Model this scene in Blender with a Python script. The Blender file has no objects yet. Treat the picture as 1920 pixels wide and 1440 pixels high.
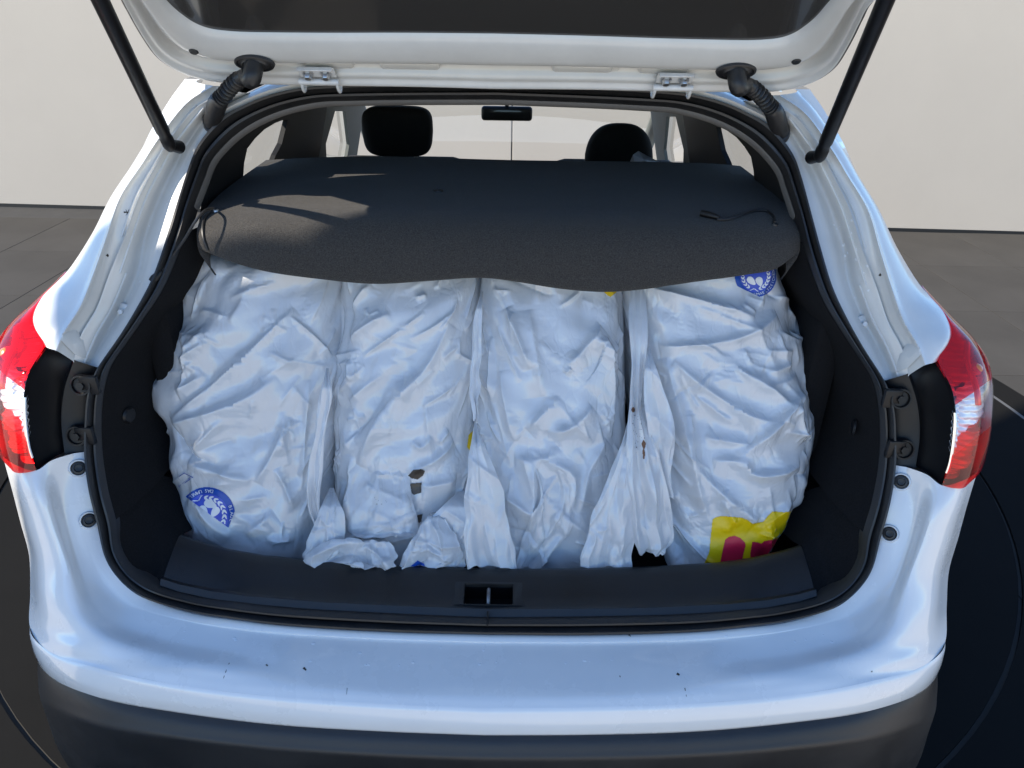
import bpy, bmesh, math, random
import numpy as np
from mathutils import Vector, Matrix
from mathutils.bvhtree import BVHTree
from mathutils.geometry import tessellate_polygon

# ------------------------------------------------------------------ camera
S = bpy.context.scene
F_PX, CAM_H, PITCH, ROLL, CAM_X = 1380.0, 1.68, math.radians(27.5), 0.0165, 0.038
cam_d = bpy.data.cameras.new('camera'); cam = bpy.data.objects.new('camera', cam_d)
S.collection.objects.link(cam); S.camera = cam
cam_d.sensor_width = 36.0; cam_d.lens = 36.0*F_PX/1920.0
cam_d.clip_start = 0.05; cam_d.clip_end = 500
cam.matrix_world = (Matrix.Translation((CAM_X, 0, CAM_H)) @ Matrix.Rotation(math.pi/2-PITCH, 4, 'X')
                    @ Matrix.Rotation(ROLL, 4, 'Z'))
# ------------------------------------------------------------------ light
SUN_EL, SUN_FWD = math.radians(44.6), math.radians(-31.7)      # sun stands to the left of the car, a little behind the camera
sdir = Vector((-math.cos(SUN_FWD)*math.cos(SUN_EL), math.sin(SUN_FWD)*math.cos(SUN_EL), math.sin(SUN_EL)))
wd = bpy.data.worlds.new('World'); S.world = wd; wd.use_nodes = True
nt = wd.node_tree; nt.nodes.clear()
sky = nt.nodes.new('ShaderNodeTexSky'); sky.sky_type = 'NISHITA'; sky.sun_disc = False
sky.air_density = 1.0; sky.dust_density = .0; sky.ozone_density = 6.0
sky.sun_elevation = SUN_EL; sky.sun_rotation = math.atan2(sdir.x, sdir.y)
bgn = nt.nodes.new('ShaderNodeBackground'); bgn.inputs['Strength'].default_value = 0.13
wo = nt.nodes.new('ShaderNodeOutputWorld')
nt.links.new(sky.outputs[0], bgn.inputs[0]); nt.links.new(bgn.outputs[0], wo.inputs[0])
sl = bpy.data.lights.new('sun', 'SUN'); sl.energy = 3.9; sl.angle = math.radians(0.6); sl.color = (1, 0.91, 0.78)
so = bpy.data.objects.new('sun', sl); S.collection.objects.link(so)
so.rotation_euler = sdir.to_track_quat('Z', 'Y').to_euler(); so.location = (-6, 2, 6)
S.view_settings.view_transform = 'Standard'; S.view_settings.look = 'None'
S.view_settings.exposure = 1.12; S.view_settings.gamma = 1.0
S.render.engine = 'CYCLES'
S.cycles.transparent_max_bounces = 24

# ------------------------------------------------------------------ helpers
rng = np.random.default_rng(7); random.seed(7)
Rm = np.array(cam.matrix_world.to_3x3()); C0 = np.array([CAM_X, 0.0, CAM_H])

def ray(px, py):
    px, py = np.broadcast_arrays(np.asarray(px, float), np.asarray(py, float))
    v = np.stack([(px-960)/F_PX, -(py-720)/F_PX, -np.ones_like(px)], -1)
    return v @ Rm.T
def W(px, py, D):
    """point seen at a pixel, standing D metres in front of the camera's foot"""
    d = ray(px, py); D = np.asarray(D, float)
    return C0 + d*(D/d[..., 1])[..., None]
def Wp(px, py, p0, n):
    d = ray(px, py); n = np.asarray(n, float)
    return C0 + d*(((np.asarray(p0)-C0) @ n)/(d @ n))[..., None]
def PX(P):
    q = (np.asarray(P)-C0) @ Rm
    return 960+F_PX*q[..., 0]/-q[..., 2], 720-F_PX*q[..., 1]/-q[..., 2]
def L3(lst):
    a = np.array(lst, float); return W(a[:, 0], a[:, 1], a[:, 2])

def crp(P, per=8):
    """smooth curve through points (any dimension), the same number of samples between each pair"""
    P = np.asarray(P, float); n = len(P)
    if n == 2:
        t = np.linspace(0, 1, per+1)[:, None]; return P[0]*(1-t)+P[1]*t
    flat = P.reshape(n, -1)
    ch = np.maximum(np.linalg.norm(np.diff(flat, axis=0), axis=1), 1e-6)**0.5
    k = np.concatenate([[0], np.cumsum(ch)])
    m = np.zeros_like(flat)
    sl_ = np.diff(flat, axis=0)/ch[:, None]
    m[1:-1] = (sl_[:-1]*ch[1:, None]+sl_[1:]*ch[:-1, None])/(ch[1:]+ch[:-1])[:, None]
    m[0] = sl_[0]; m[-1] = sl_[-1]
    out = []
    for i in range(n-1):
        t = np.linspace(0, 1, per+1)[:-1][:, None]; h = ch[i]
        out.append((2*t**3-3*t**2+1)*flat[i]+(t**3-2*t**2+t)*h*m[i]+(-2*t**3+3*t**2)*flat[i+1]+(t**3-t**2)*h*m[i+1])
    out.append(flat[-1:]); r = np.concatenate(out)
    return r.reshape((len(r),)+P.shape[1:])
def resamp(P, n):
    """same curve, n points evenly along its length"""
    P = crp(P, 10); s = np.concatenate([[0], np.cumsum(np.linalg.norm(np.diff(P, axis=0), axis=1))])
    t = np.linspace(0, s[-1], n)
    return np.stack([np.interp(t, s, P[:, i]) for i in range(P.shape[1])], -1)
def lerp(a, b, t): return a*(1-t)+b*t
MX = np.array([-1, 1, 1.0])
def both(A):
    """A runs from the middle outwards along axis 0: add the other half"""
    A = np.array(A); A[0, ..., 0] = 0
    return np.concatenate([(A*MX)[::-1][:-1], A])

class MB:
    def __init__(s): s.v = []; s.f = []
    def add(s, v, f):
        o = len(s.v); s.v.extend([tuple(map(float, p)) for p in v]); s.f.extend([tuple(i+o for i in q) for q in f]); return s
    def grid(s, A, close_u=False, close_v=False, skip=None):
        A = np.asarray(A); n, m = A.shape[:2]; f = []
        for i in range(n if close_u else n-1):
            for j in range(m if close_v else m-1):
                if skip and skip(i, j): continue
                i2, j2 = (i+1) % n, (j+1) % m
                f.append((i*m+j, i2*m+j, i2*m+j2, i*m+j2))
        return s.add(A.reshape(-1, 3), f)
    def tube(s, P, r, n=12, caps=True):
        P = np.asarray(P, float); r = np.broadcast_to(np.asarray(r, float), (len(P),))
        T = np.gradient(P, axis=0); T /= np.linalg.norm(T, axis=1)[:, None]
        u = np.cross(T[0], [0.31, 0.2, 0.93]); u /= np.linalg.norm(u); A = []
        for i in range(len(P)):
            u = u-T[i]*(u @ T[i]); u /= np.linalg.norm(u); w = np.cross(T[i], u)
            a = np.linspace(0, 2*math.pi, n, endpoint=False)[:, None]
            A.append(P[i]+r[i]*(np.cos(a)*u+np.sin(a)*w))
        A = np.array(A); s.grid(A, close_v=True)
        if caps:
            o = len(s.v)-A.shape[0]*n; e = o+(len(P)-1)*n
            s.f.append(tuple(range(o, o+n))[::-1]); s.f.append(tuple(range(e, e+n)))
        return s
    def box(s, c, h, bev=0.0, seg=2, mat=None):
        bm = bmesh.new(); bmesh.ops.create_cube(bm, size=2)
        for v in bm.verts: v.co = Vector((v.co.x*h[0], v.co.y*h[1], v.co.z*h[2]))
        if bev: bmesh.ops.bevel(bm, geom=bm.edges[:], offset=bev, segments=seg, affect='EDGES', profile=0.5)
        bm.verts.index_update()
        M = mat if mat is not None else Matrix.Identity(3)
        s.add([M @ v.co + Vector(c) for v in bm.verts], [[v.index for v in f.verts] for f in bm.faces]); bm.free(); return s
    def disc(s, c, u, v, ru, rv, h=0.0, n=20, rings=((1, 0), (0.8, 1), (0, 1))):
        """round pad: rings of (radius share, height share) about c in the frame u, v"""
        u = np.array(u, float); v = np.array(v, float); w = np.cross(u, v)
        A = []
        for k, hh in rings:
            a = np.linspace(0, 2*math.pi, n, endpoint=False)[:, None]
            A.append(np.array(c)+max(k, 1e-3)*(ru*np.cos(a)*u+rv*np.sin(a)*v)+w*h*hh)
        return s.grid(np.array(A), close_v=True)
    def build(s, name, mat, parent=None, smooth=True, solid=0.0):
        me = bpy.data.meshes.new(name); me.from_pydata(s.v, [], s.f)
        mats = mat if isinstance(mat, (list, tuple)) else [mat]
        for m in mats: me.materials.append(m)
        if smooth: me.polygons.foreach_set('use_smooth', [True]*len(me.polygons))
        me.update()
        bm = bmesh.new(); bm.from_mesh(me); bmesh.ops.recalc_face_normals(bm, faces=bm.faces)
        if smooth:
            for e in bm.edges:
                if len(e.link_faces) == 2 and e.calc_face_angle(0) > math.radians(42): e.smooth = False
        bm.to_mesh(me); bm.free()
        o = bpy.data.objects.new(name, me); S.collection.objects.link(o)
        if solid:
            md = o.modifiers.new('thickness', 'SOLIDIFY'); md.thickness = solid; md.offset = 0
        if parent: par(o, parent)
        return o
def on(bv, px, py, off=0.0):
    d = Vector(ray(px, py)).normalized(); h = bv.ray_cast(Vector(C0), d)
    if h[0] is None: return None, None
    n = h[1] if h[1].dot(d) < 0 else -h[1]
    return h[0]+n*off, n
def frame(n):
    n = np.array(n); u = np.cross([0, 0, 1], n); u /= np.linalg.norm(u); return u, np.cross(n, u)
def onbv(o):
    return BVHTree.FromPolygons([tuple(v.co) for v in o.data.vertices], [tuple(p.vertices) for p in o.data.polygons])
POS = {}
def par(o, p):
    o.parent = p; w = POS.get(p.name, Vector((0, 0, 0))); o.matrix_parent_inverse = Matrix.Translation(-w)
    POS[o.name] = Vector((0, 0, 0))
    return o
def thing(name, loc, label, cat, group=None, kind=None):
    o = bpy.data.objects.new(name, None); S.collection.objects.link(o); o.location = loc; o.empty_display_size = 0.1
    POS[o.name] = Vector(loc); tag(o, label, cat, group, kind); return o
def tag(o, label=None, cat=None, group=None, kind=None):
    for k, v in (('label', label), ('category', cat), ('group', group), ('kind', kind)):
        if v: o[k] = v
    return o

# ------------------------------------------------------------------ materials
def srgb(r, g, b):
    return tuple(((c/255)/12.92 if c/255 <= .04045 else ((c/255+.055)/1.055)**2.4) for c in (r, g, b))+(1,)
def mk(name, col, rough=0.5, metal=0.0, coat=0.0, spec=0.5, bump=0.0, bscale=200, var=0.0, vscale=6, rvar=0.0, trans=0.0, sss=0.0, coat_r=0.03, detail=4, sheen=0.0):
    m = bpy.data.materials.new(name); m.use_nodes = True; nt = m.node_tree; b = nt.nodes['Principled BSDF']
    col = tuple(col)+((1,) if len(col) == 3 else ())
    b.inputs['Base Color'].default_value = col; b.inputs['Roughness'].default_value = rough
    b.inputs['Metallic'].default_value = metal; b.inputs['Specular IOR Level'].default_value = spec
    b.inputs['Coat Weight'].default_value = coat; b.inputs['Coat Roughness'].default_value = coat_r
    b.inputs['Transmission Weight'].default_value = trans; b.inputs['Sheen Weight'].default_value = sheen
    if sss: b.inputs['Subsurface Weight'].default_value = sss; b.inputs['Subsurface Radius'].default_value = (.01, .01, .01); b.inputs['Subsurface Scale'].default_value = 0.5
    tc = nt.nodes.new('ShaderNodeTexCoord')
    if var or rvar:
        n = nt.nodes.new('ShaderNodeTexNoise'); n.inputs['Scale'].default_value = vscale; n.inputs['Detail'].default_value = 8; n.inputs['Roughness'].default_value = .65
        nt.links.new(tc.outputs['Object'], n.inputs['Vector'])
        if var:
            r = nt.nodes.new('ShaderNodeMapRange'); r.inputs['From Min'].default_value = .3; r.inputs['From Max'].default_value = .7
            r.inputs['To Min'].default_value = 1-var; r.inputs['To Max'].default_value = 1+var*.6
            mx = nt.nodes.new('ShaderNodeVectorMath'); mx.operation = 'SCALE'; mx.inputs[0].default_value = col[:3]
            nt.links.new(n.outputs['Fac'], r.inputs['Value']); nt.links.new(r.outputs[0], mx.inputs['Scale'])
            nt.links.new(mx.outputs[0], b.inputs['Base Color'])
        if rvar:
            r2 = nt.nodes.new('ShaderNodeMapRange'); r2.inputs['From Min'].default_value = .3; r2.inputs['From Max'].default_value = .7
            r2.inputs['To Min'].default_value = max(0, rough-rvar); r2.inputs['To Max'].default_value = rough+rvar
            nt.links.new(n.outputs['Fac'], r2.inputs['Value']); nt.links.new(r2.outputs[0], b.inputs['Roughness'])
    if bump:
        n = nt.nodes.new('ShaderNodeTexNoise'); n.inputs['Scale'].default_value = bscale; n.inputs['Detail'].default_value = detail
        nt.links.new(tc.outputs['Object'], n.inputs['Vector'])
        bp = nt.nodes.new('ShaderNodeBump'); bp.inputs['Strength'].default_value = bump; bp.inputs['Distance'].default_value = 0.002
        nt.links.new(n.outputs['Fac'], bp.inputs['Height']); nt.links.new(bp.outputs[0], b.inputs['Normal'])
    return m
M = {}
M['paint'] = mk('white_paint', (.70, .71, .71), .28, coat=1.0, spec=.5, var=.05, vscale=3, rvar=.05, coat_r=.04)
M['paint_in'] = mk('white_paint_inside', (.60, .605, .59), .35, coat=.6, var=.08, vscale=9, rvar=.08, coat_r=.12)
M['black'] = mk('black_grained_plastic', (.016, .0165, .018), .42, bump=.25, bscale=900, var=.25, vscale=5, rvar=.08)
M['gloss_black'] = mk('smooth_black_plastic', (.005, .005, .006), .42, rvar=.06, vscale=20, spec=.35)
M['rubber'] = mk('black_rubber', (.016, .016, .017), .42, var=.25, vscale=12, rvar=.1)
M['sill'] = mk('scuffed_sill_plastic', (.011, .0115, .013), .38, bump=.3, bscale=700, var=.35, vscale=9, rvar=.1)
M['carpet'] = mk('dark_felt', (.012, .012, .013), .95, bump=.8, bscale=900, var=.4, vscale=300, spec=.1)
M['shelf'] = mk('shelf_felt', (.052, .049, .046), .92, bump=1.0, bscale=700, var=.6, vscale=420, spec=.12, sheen=.1)
M['dark'] = mk('dark_trim', (.012, .012, .013), .6, var=.2)
M['grey_trim'] = mk('grey_headliner', (.13, .125, .12), .8, bump=.3, bscale=600, var=.1)
M['pillar'] = mk('pale_pillar_trim', (.20, .21, .19), .6, var=.12, vscale=5)
M['seat'] = mk('dark_seat_fabric', (.022, .021, .020), .85, bump=.4, bscale=800, var=.2, vscale=30)
M['metal'] = mk('zinc_steel', (.55, .56, .57), .35, metal=.9, var=.15, vscale=60, rvar=.12)
M['steel'] = mk('worn_steel', (.22, .22, .23), .45, metal=.9, var=.3, vscale=120)
M['hinge'] = mk('painted_hinge', (.62, .63, .63), .35, coat=.4, var=.15, vscale=40)
M['chrome'] = mk('chrome', (.9, .9, .92), .12, metal=1.0)
M['wall'] = mk('greige_wall', (.375, .345, .30), .85, var=.03, vscale=1.6, bump=.1, bscale=60)
M['shade_wall'] = mk('pale_shade_wall', (.62, .60, .56), .85, var=.06, vscale=2)
M['skirt'] = mk('black_skirting', (.008, .008, .008), .6)
M['floor'] = mk('pale_forecourt', (.58, .52, .43), .85, var=.12, vscale=.8)
M['bed'] = mk('tile_joint', (.035, .034, .032), .8, var=.2)
M['tile'] = mk('stone_tile', (.055, .052, .047), .85, spec=.15, var=.18, vscale=1.3, bump=.15, bscale=90)
M['disc'] = mk('dark_turntable', (.0095, .0093, .0088), .9, spec=.08, var=.12, vscale=2)
M['ring'] = mk('turntable_ring', (.09, .09, .088), .5)
M['red_in'] = mk('red_reflector', (.80, .03, .045), .2, metal=.4)
M['silver'] = mk('silver_reflector', (.92, .92, .93), .25, metal=.3, coat=.5)
M['orange'] = mk('amber_bulb', (.7, .18, .03), .3, coat=1)
M['tyre'] = mk('tyre_rubber', (.02, .02, .02), .8, bump=.3, bscale=200)
M['rim'] = mk('alloy_rim', (.5, .5, .52), .3, metal=.9)
M['blue'] = mk('print_blue', srgb(18, 72, 165), .4)
M['violet'] = mk('print_violet', srgb(64, 84, 190), .4)
M['white'] = mk('print_white', (.75, .76, .78), .4)
M['yellow'] = mk('print_yellow', srgb(226, 190, 12), .38)
M['red'] = mk('print_red', srgb(196, 30, 62), .38)
M['stain'] = mk('brown_stain', (.16, .08, .045), .8)
M['dirt'] = mk('dirt', (.03, .025, .02), .9)
M['brown'] = mk('dark_brown_film', (.05, .038, .028), .35, bump=.6, bscale=120)

def lens(name, col, amount):
    m = bpy.data.materials.new(name); m.use_nodes = True; nt = m.node_tree; nt.nodes.clear()
    o = nt.nodes.new('ShaderNodeOutputMaterial'); t = nt.nodes.new('ShaderNodeBsdfTransparent'); t.inputs[0].default_value = col
    g = nt.nodes.new('ShaderNodeBsdfGlossy'); g.inputs['Roughness'].default_value = .03; g.inputs['Color'].default_value = (1, 1, 1, 1)
    d = nt.nodes.new('ShaderNodeBsdfTranslucent'); d.inputs[0].default_value = col
    x = nt.nodes.new('ShaderNodeMixShader'); x.inputs[0].default_value = amount
    lw = nt.nodes.new('ShaderNodeLayerWeight'); pw = nt.nodes.new('ShaderNodeMath'); pw.operation = 'POWER'; pw.inputs[1].default_value = 5
    fr = nt.nodes.new('ShaderNodeMath'); fr.operation = 'MULTIPLY_ADD'; fr.inputs[1].default_value = .8; fr.inputs[2].default_value = .05
    lw.inputs[0].default_value = .5; nt.links.new(lw.outputs['Facing'], pw.inputs[0]); nt.links.new(pw.outputs[0], fr.inputs[0])
    y = nt.nodes.new('ShaderNodeMixShader')
    nt.links.new(t.outputs[0], x.inputs[1]); nt.links.new(d.outputs[0], x.inputs[2])
    nt.links.new(fr.outputs[0], y.inputs[0]); nt.links.new(x.outputs[0], y.inputs[1]); nt.links.new(g.outputs[0], y.inputs[2])
    nt.links.new(y.outputs[0], o.inputs[0]); return m
M['lens_red'] = lens('red_lens', (1, .06, .08, 1), .22)
M['lens_clear'] = lens('clear_lens', (.93, .93, .94, 1), .05)
M['glass'] = lens('window_glass', (.96, .97, .96, 1), 0.0)
M['glass_dark'] = mk('tinted_rear_window', (.035, .034, .033), .16, coat=.6, spec=.5, rvar=.05, vscale=2)

def film(name, col, tr=.18, rough=.3, amt=.55, crk=1.0):
    """thin white carrier-bag film: slightly translucent, softly glossy, finely crinkled"""
    m = mk(name, col, rough, spec=.7, coat=.7, coat_r=.09, var=.05, vscale=14, rvar=.07)
    nt = m.node_tree; b = nt.nodes['Principled BSDF']; out = [n for n in nt.nodes if n.type == 'OUTPUT_MATERIAL'][0]
    tc = nt.nodes.new('ShaderNodeTexCoord')
    mp = nt.nodes.new('ShaderNodeMapping'); mp.inputs['Rotation'].default_value = (0, .5, 0); mp.inputs['Scale'].default_value = (1, .6, .45)
    wv = nt.nodes.new('ShaderNodeTexNoise'); wv.inputs['Scale'].default_value = 34; wv.inputs['Detail'].default_value = 5; wv.inputs['Distortion'].default_value = 1.2
    ab = nt.nodes.new('ShaderNodeMath'); ab.operation = 'SUBTRACT'; ab.inputs[1].default_value = .5
    a2 = nt.nodes.new('ShaderNodeMath'); a2.operation = 'ABSOLUTE'
    bp = nt.nodes.new('ShaderNodeBump'); bp.inputs['Strength'].default_value = amt; bp.inputs['Distance'].default_value = .006
    nt.links.new(tc.outputs['Object'], mp.inputs[0]); nt.links.new(mp.outputs[0], wv.inputs['Vector'])
    nt.links.new(wv.outputs['Fac'], ab.inputs[0]); nt.links.new(ab.outputs[0], a2.inputs[0])
    nt.links.new(a2.outputs[0], bp.inputs['Height']); last = bp
    # straight crease lines pressed into the film, at two sizes, patchy
    dn_ = nt.nodes.new('ShaderNodeTexNoise'); dn_.inputs['Scale'].default_value = 9; nt.links.new(tc.outputs['Object'], dn_.inputs['Vector'])
    dm = nt.nodes.new('ShaderNodeVectorMath'); dm.operation = 'MULTIPLY_ADD'; dm.inputs[1].default_value = (.05, .05, .05); nt.links.new(dn_.outputs['Color'], dm.inputs[0]); nt.links.new(mp.outputs[0], dm.inputs[2])
    pn = nt.nodes.new('ShaderNodeTexNoise'); pn.inputs['Scale'].default_value = 11; nt.links.new(tc.outputs['Object'], pn.inputs['Vector'])
    pr = nt.nodes.new('ShaderNodeMapRange'); pr.inputs['From Min'].default_value = .42; pr.inputs['From Max'].default_value = .62; pr.inputs['To Min'].default_value = .08; pr.inputs['To Max'].default_value = 1.0
    nt.links.new(pn.outputs['Fac'], pr.inputs['Value'])
    for sc_, wd_, st_ in ((22, .10, .32), (48, .13, .24)):
        vo = nt.nodes.new('ShaderNodeTexVoronoi'); vo.feature = 'DISTANCE_TO_EDGE'; vo.inputs['Scale'].default_value = sc_; nt.links.new(dm.outputs[0], vo.inputs['Vector'])
        vr = nt.nodes.new('ShaderNodeMapRange'); vr.inputs['From Max'].default_value = wd_; nt.links.new(vo.outputs['Distance'], vr.inputs['Value'])
        b2 = nt.nodes.new('ShaderNodeBump'); b2.inputs['Distance'].default_value = .0016
        sm_ = nt.nodes.new('ShaderNodeMath'); sm_.operation = 'MULTIPLY'; sm_.inputs[1].default_value = st_*crk; nt.links.new(pr.outputs[0], sm_.inputs[0]); nt.links.new(sm_.outputs[0], b2.inputs['Strength'])
        nt.links.new(vr.outputs[0], b2.inputs['Height']); nt.links.new(last.outputs[0], b2.inputs['Normal']); last = b2
    bp = last; nt.links.new(bp.outputs[0], b.inputs['Normal'])
    t = nt.nodes.new('ShaderNodeBsdfTranslucent'); t.inputs[0].default_value = tuple(col)+(1,); nt.links.new(bp.outputs[0], t.inputs['Normal'])
    x = nt.nodes.new('ShaderNodeMixShader'); x.inputs[0].default_value = tr
    nt.links.new(b.outputs[0], x.inputs[1]); nt.links.new(t.outputs[0], x.inputs[2]); nt.links.new(x.outputs[0], out.inputs[0])
    return m
M['film'] = film('white_bag_film', (.70, .72, .745), rough=.2, amt=.08, crk=1.25)
M['film_thin'] = film('thin_white_film', (.74, .755, .775), tr=.3, rough=.2, amt=.08, crk=1.25)

# ------------------------------------------------------------------ the place: floor, turntable, wall
fl = MB().box((0, 0, -.055), (30, 30, .05)).build('floor', M['floor'], smooth=False); tag(fl, kind='structure')
bed = MB().box((0, 4.0, -.005), (8.6, 2.75, .0035)).build('tile_bed', M['bed'], fl, smooth=False)
tw, tl = .673, .90
tile_me = None
for i in range(-13, 12):
    for j in range(-2, 4):
        x, y = 1.01+tw*(i+.5), 3.41+tl*(j-.5)
        if math.hypot(abs(x)+tw/2, abs(y-2.8)+tl/2) < 2.5 or y+tl/2 > 6.2+.36: continue
        if tile_me is None:
            t = MB().box((0, 0, 0), (tw/2-.002, tl/2-.002, .004), .001, 1).build('tile', M['tile'], fl, smooth=False); tile_me = t.data
        else:
            t = bpy.data.objects.new('tile', tile_me); S.collection.objects.link(t); par(t, fl)
        t.location = (x, y, -.0015)
def annulus(r0, r1, z0, z1, n=128):
    a = np.linspace(0, 2*math.pi, n, endpoint=False)
    prof = [(r0, z0), (r0, z1), (r1, z1), (r1, z0)]
    return MB().grid(np.array([[(r*math.cos(t), 2.8+r*math.sin(t), z) for t in a] for r, z in prof]), close_v=True)
tt = thing('turntable', (0, 2.8, 0), 'large dark grey round turntable flush in the tiled floor under the car', 'turntable')
TT = .014
annulus(2.412, 2.55, -.004, TT).build('rim', M['disc'], tt)
annulus(2.39, 2.411, -.004, TT-.002).build('ring', M['ring'], tt)
annulus(1.966, 2.389, -.004, TT).build('outer_plate', M['disc'], tt)
annulus(.002, 1.953, -.004, TT).build('inner_plate', M['disc'], tt)
wl = thing('back_wall', (0, 6.28, 0), None, None, kind='structure')
wn = np.array([.042, 1, 0]); wn /= np.linalg.norm(wn); wa = math.atan2(-.042, 1)
wp = np.array([0, 6.28, 0]); RW = Matrix.Rotation(wa, 3, 'Z')
seam = Wp(960, 260, wp, wn)[0]
for k in range(-2, 2):
    cx = seam+(k+.5)*5.4
    c = wp+np.array([cx, -.042*cx, 0])+wn*.05
    MB().box((c[0], c[1], .905), (2.7-.0035, .05, .88), .003, 1, RW).build('wall_panel', M['wall'], wl, smooth=False)
for k in range(-2, 2):
    cx = seam+(k+.5)*5.4; c = wp+np.array([cx, -.042*cx, 0])+wn*.07
    MB().box((c[0], c[1], .90), (2.7, .04, .875), 0, 1, RW).build('wall_backing', M['dark'], wl, smooth=False)
c = wp+wn*.045
MB().box((c[0], c[1], .012), (12, .05, .013), 0, 1, RW).build('skirting', M['skirt'], wl, smooth=False)
prw = [(-.03, -.02), (-.03, 3.33), (.13, 3.36), (.13, 3.54), (-.105, 3.97), (-.105, 6.3), (-1.5, 6.3), (-1.5, -.02)]      # added out-of-view wall to shade the car's rear; notched to spare lamp and shelf
m = MB(); n_ = len(prw); m.add([(-2.67, a, b) for a, b in prw]+[(-2.63, a, b) for a, b in prw], [tuple(range(n_))[::-1], tuple(range(n_, 2*n_))]+[(k, (k+1) % n_, n_+(k+1) % n_, n_+k) for k in range(n_)])
sw = m.build('shade_wall', M['shade_wall'], smooth=False); tag(sw, kind='structure')
# ------------------------------------------------------------------ the car
car = thing('car', (0, 3.0, 0), 'white crossover car with its tailgate open and boot full of white bags', 'car')
# outer edge of the rubber seal round the boot opening, from the roof's middle to the sill's middle (right half)
S_px = [(940, 160, 1.52), (1100, 166, 1.52), (1233, 173, 1.515), (1307, 182, 1.505), (1360, 197, 1.49), (1400, 215, 1.483), (1433, 233, 1.475), (1463, 263, 1.463),
        (1483, 293, 1.45), (1497, 333, 1.42), (1513, 393, 1.38), (1533, 467, 1.34), (1553, 535, 1.30), (1580, 595, 1.265), (1610, 650, 1.235),
        (1637, 692, 1.212), (1652, 717, 1.20), (1667, 762, 1.185), (1671, 817, 1.17), (1671, 871, 1.15), (1661, 937, 1.12), (1644, 1000, 1.10), (1626, 1061, 1.07),
        (1604, 1094, 1.05), (1568, 1126, 1.035), (1532, 1141, 1.03), (1461, 1158, 1.02), (1397, 1166, 1.01), (1300, 1176, 1.005), (1100, 1182, 1.0), (917, 1181, 1.0)]
I_px = [(940, 187, 1.53), (1100, 193, 1.53), (1200, 198, 1.525), (1267, 203, 1.52), (1333, 220, 1.505), (1383, 243, 1.49), (1417, 267, 1.48), (1443, 293, 1.465), (1463, 320, 1.445), (1477, 360, 1.415),
        (1493, 410, 1.38), (1507, 467, 1.345), (1521, 510, 1.325), (1544, 567, 1.29), (1577, 621, 1.26), (1607, 667, 1.235), (1632, 708, 1.21), (1644, 754, 1.195), (1648, 817, 1.18),
        (1644, 879, 1.16), (1632, 942, 1.13), (1615, 1000, 1.105), (1607, 1050, 1.08), (1581, 1090, 1.06), (1539, 1116, 1.045), (1461, 1136, 1.03), (1380, 1146, 1.02), (1300, 1152, 1.016), (1100, 1157, 1.012), (917, 1158, 1.012)]
def half(lst, n):
    P = L3(lst); P[0, 0] = 0; P[-1, 0] = 0
    return resamp(P, n)
NS = 200
So_ = half(S_px, NS); Si_ = half(I_px, NS)
# seal: bulb and inner lip swept round the whole opening
def loop(A): return np.concatenate([A, (A*MX)[::-1][1:-1]])
o_, i_ = loop(So_), loop(Si_)
away = np.array([0, -1.0, .35]); away /= np.linalg.norm(away)
def prof(t, h): return lerp(o_, i_, t)+away*h
rings = [prof(*q) for q in ((-.06, -.012), (-.03, .002), (.03, .014), (.14, .024), (.30, .025), (.43, .016), (.48, .004), (.54, .008), (.66, .017), (.82, .018), (.95, .010), (1.02, -.002), (1.04, -.02))]
MB().grid(np.stack(rings, 1), close_u=True).build('door_seal', M['rubber'], car)
MB().box((.0, 1.003, .664), (.0012, .012, .012)).build('seal_joint', M['gloss_black'], car)

# body flange and pillar (right half, mirrored)
PIL = [  # seal edge, wall foot, plateau, ridge, outline
 ((1360,197,1.49),(1395,190,1.487),(1425,184,1.475),(1460,178,1.465),(1496,170,1.50)),
 ((1433,233,1.475),(1465,225,1.47),(1488,217,1.45),(1508,212,1.44),(1528,205,1.49)),
 ((1483,293,1.45),(1512,287,1.45),(1535,282,1.415),(1558,280,1.405),(1584,285,1.46)),
 ((1497,333,1.42),(1533,330,1.425),(1560,328,1.39),(1587,328,1.38),(1610,330,1.44)),
 ((1513,393,1.38),(1560,390,1.388),(1590,390,1.35),(1625,392,1.335),(1648,393,1.40)),
 ((1533,467,1.34),(1585,465,1.348),(1614,466,1.31),(1648,468,1.29),(1684,468,1.36)),
 ((1553,535,1.30),(1597,535,1.312),(1640,535,1.28),(1672,545,1.25),(1727,537,1.33)),
 ((1580,595,1.265),(1622,598,1.278),(1662,600,1.25),(1692,600,1.22),(1773,587,1.28)),
 ((1610,650,1.235),(1650,652,1.244),(1688,650,1.215),(1718,645,1.19),(1785,627,1.235)),
 ((1652,717,1.20),(1676,712,1.202),(1704,704,1.185),(1735,684,1.165),(1758,676,1.185))]
def prow(r, e=1.0):
    P = L3(r); s, f, g, k, o = P
    dY = np.array([0, 1.0, 0])*e
    return [s, lerp(s, f, .5)-dY*.002, lerp(s, f, .88)+dY*.008, f+dY*.005, lerp(f, g, .3)-dY*.010, lerp(f, g, .75)-dY*.008, g-dY*.007, g+dY*.004,
            lerp(g, k, .12)+dY*.006, lerp(g, k, .6)+dY*.007, lerp(g, k, .85)+dY*.004, k-dY*.005, lerp(k, o, .12)-dY*.004, lerp(k, o, .4)-dY*.012, lerp(k, o, .75)-dY*.014, o]
PG = crp(np.array([prow(r, .15 if i_k == len(PIL)-1 else 1.0) for i_k, r in enumerate(PIL)]), 10)
PGx = crp(PG.transpose(1, 0, 2), 3).transpose(1, 0, 2)
m = MB()
for sgn in (1, -1): m.grid(PGx*np.array([sgn, 1, 1]))
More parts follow.
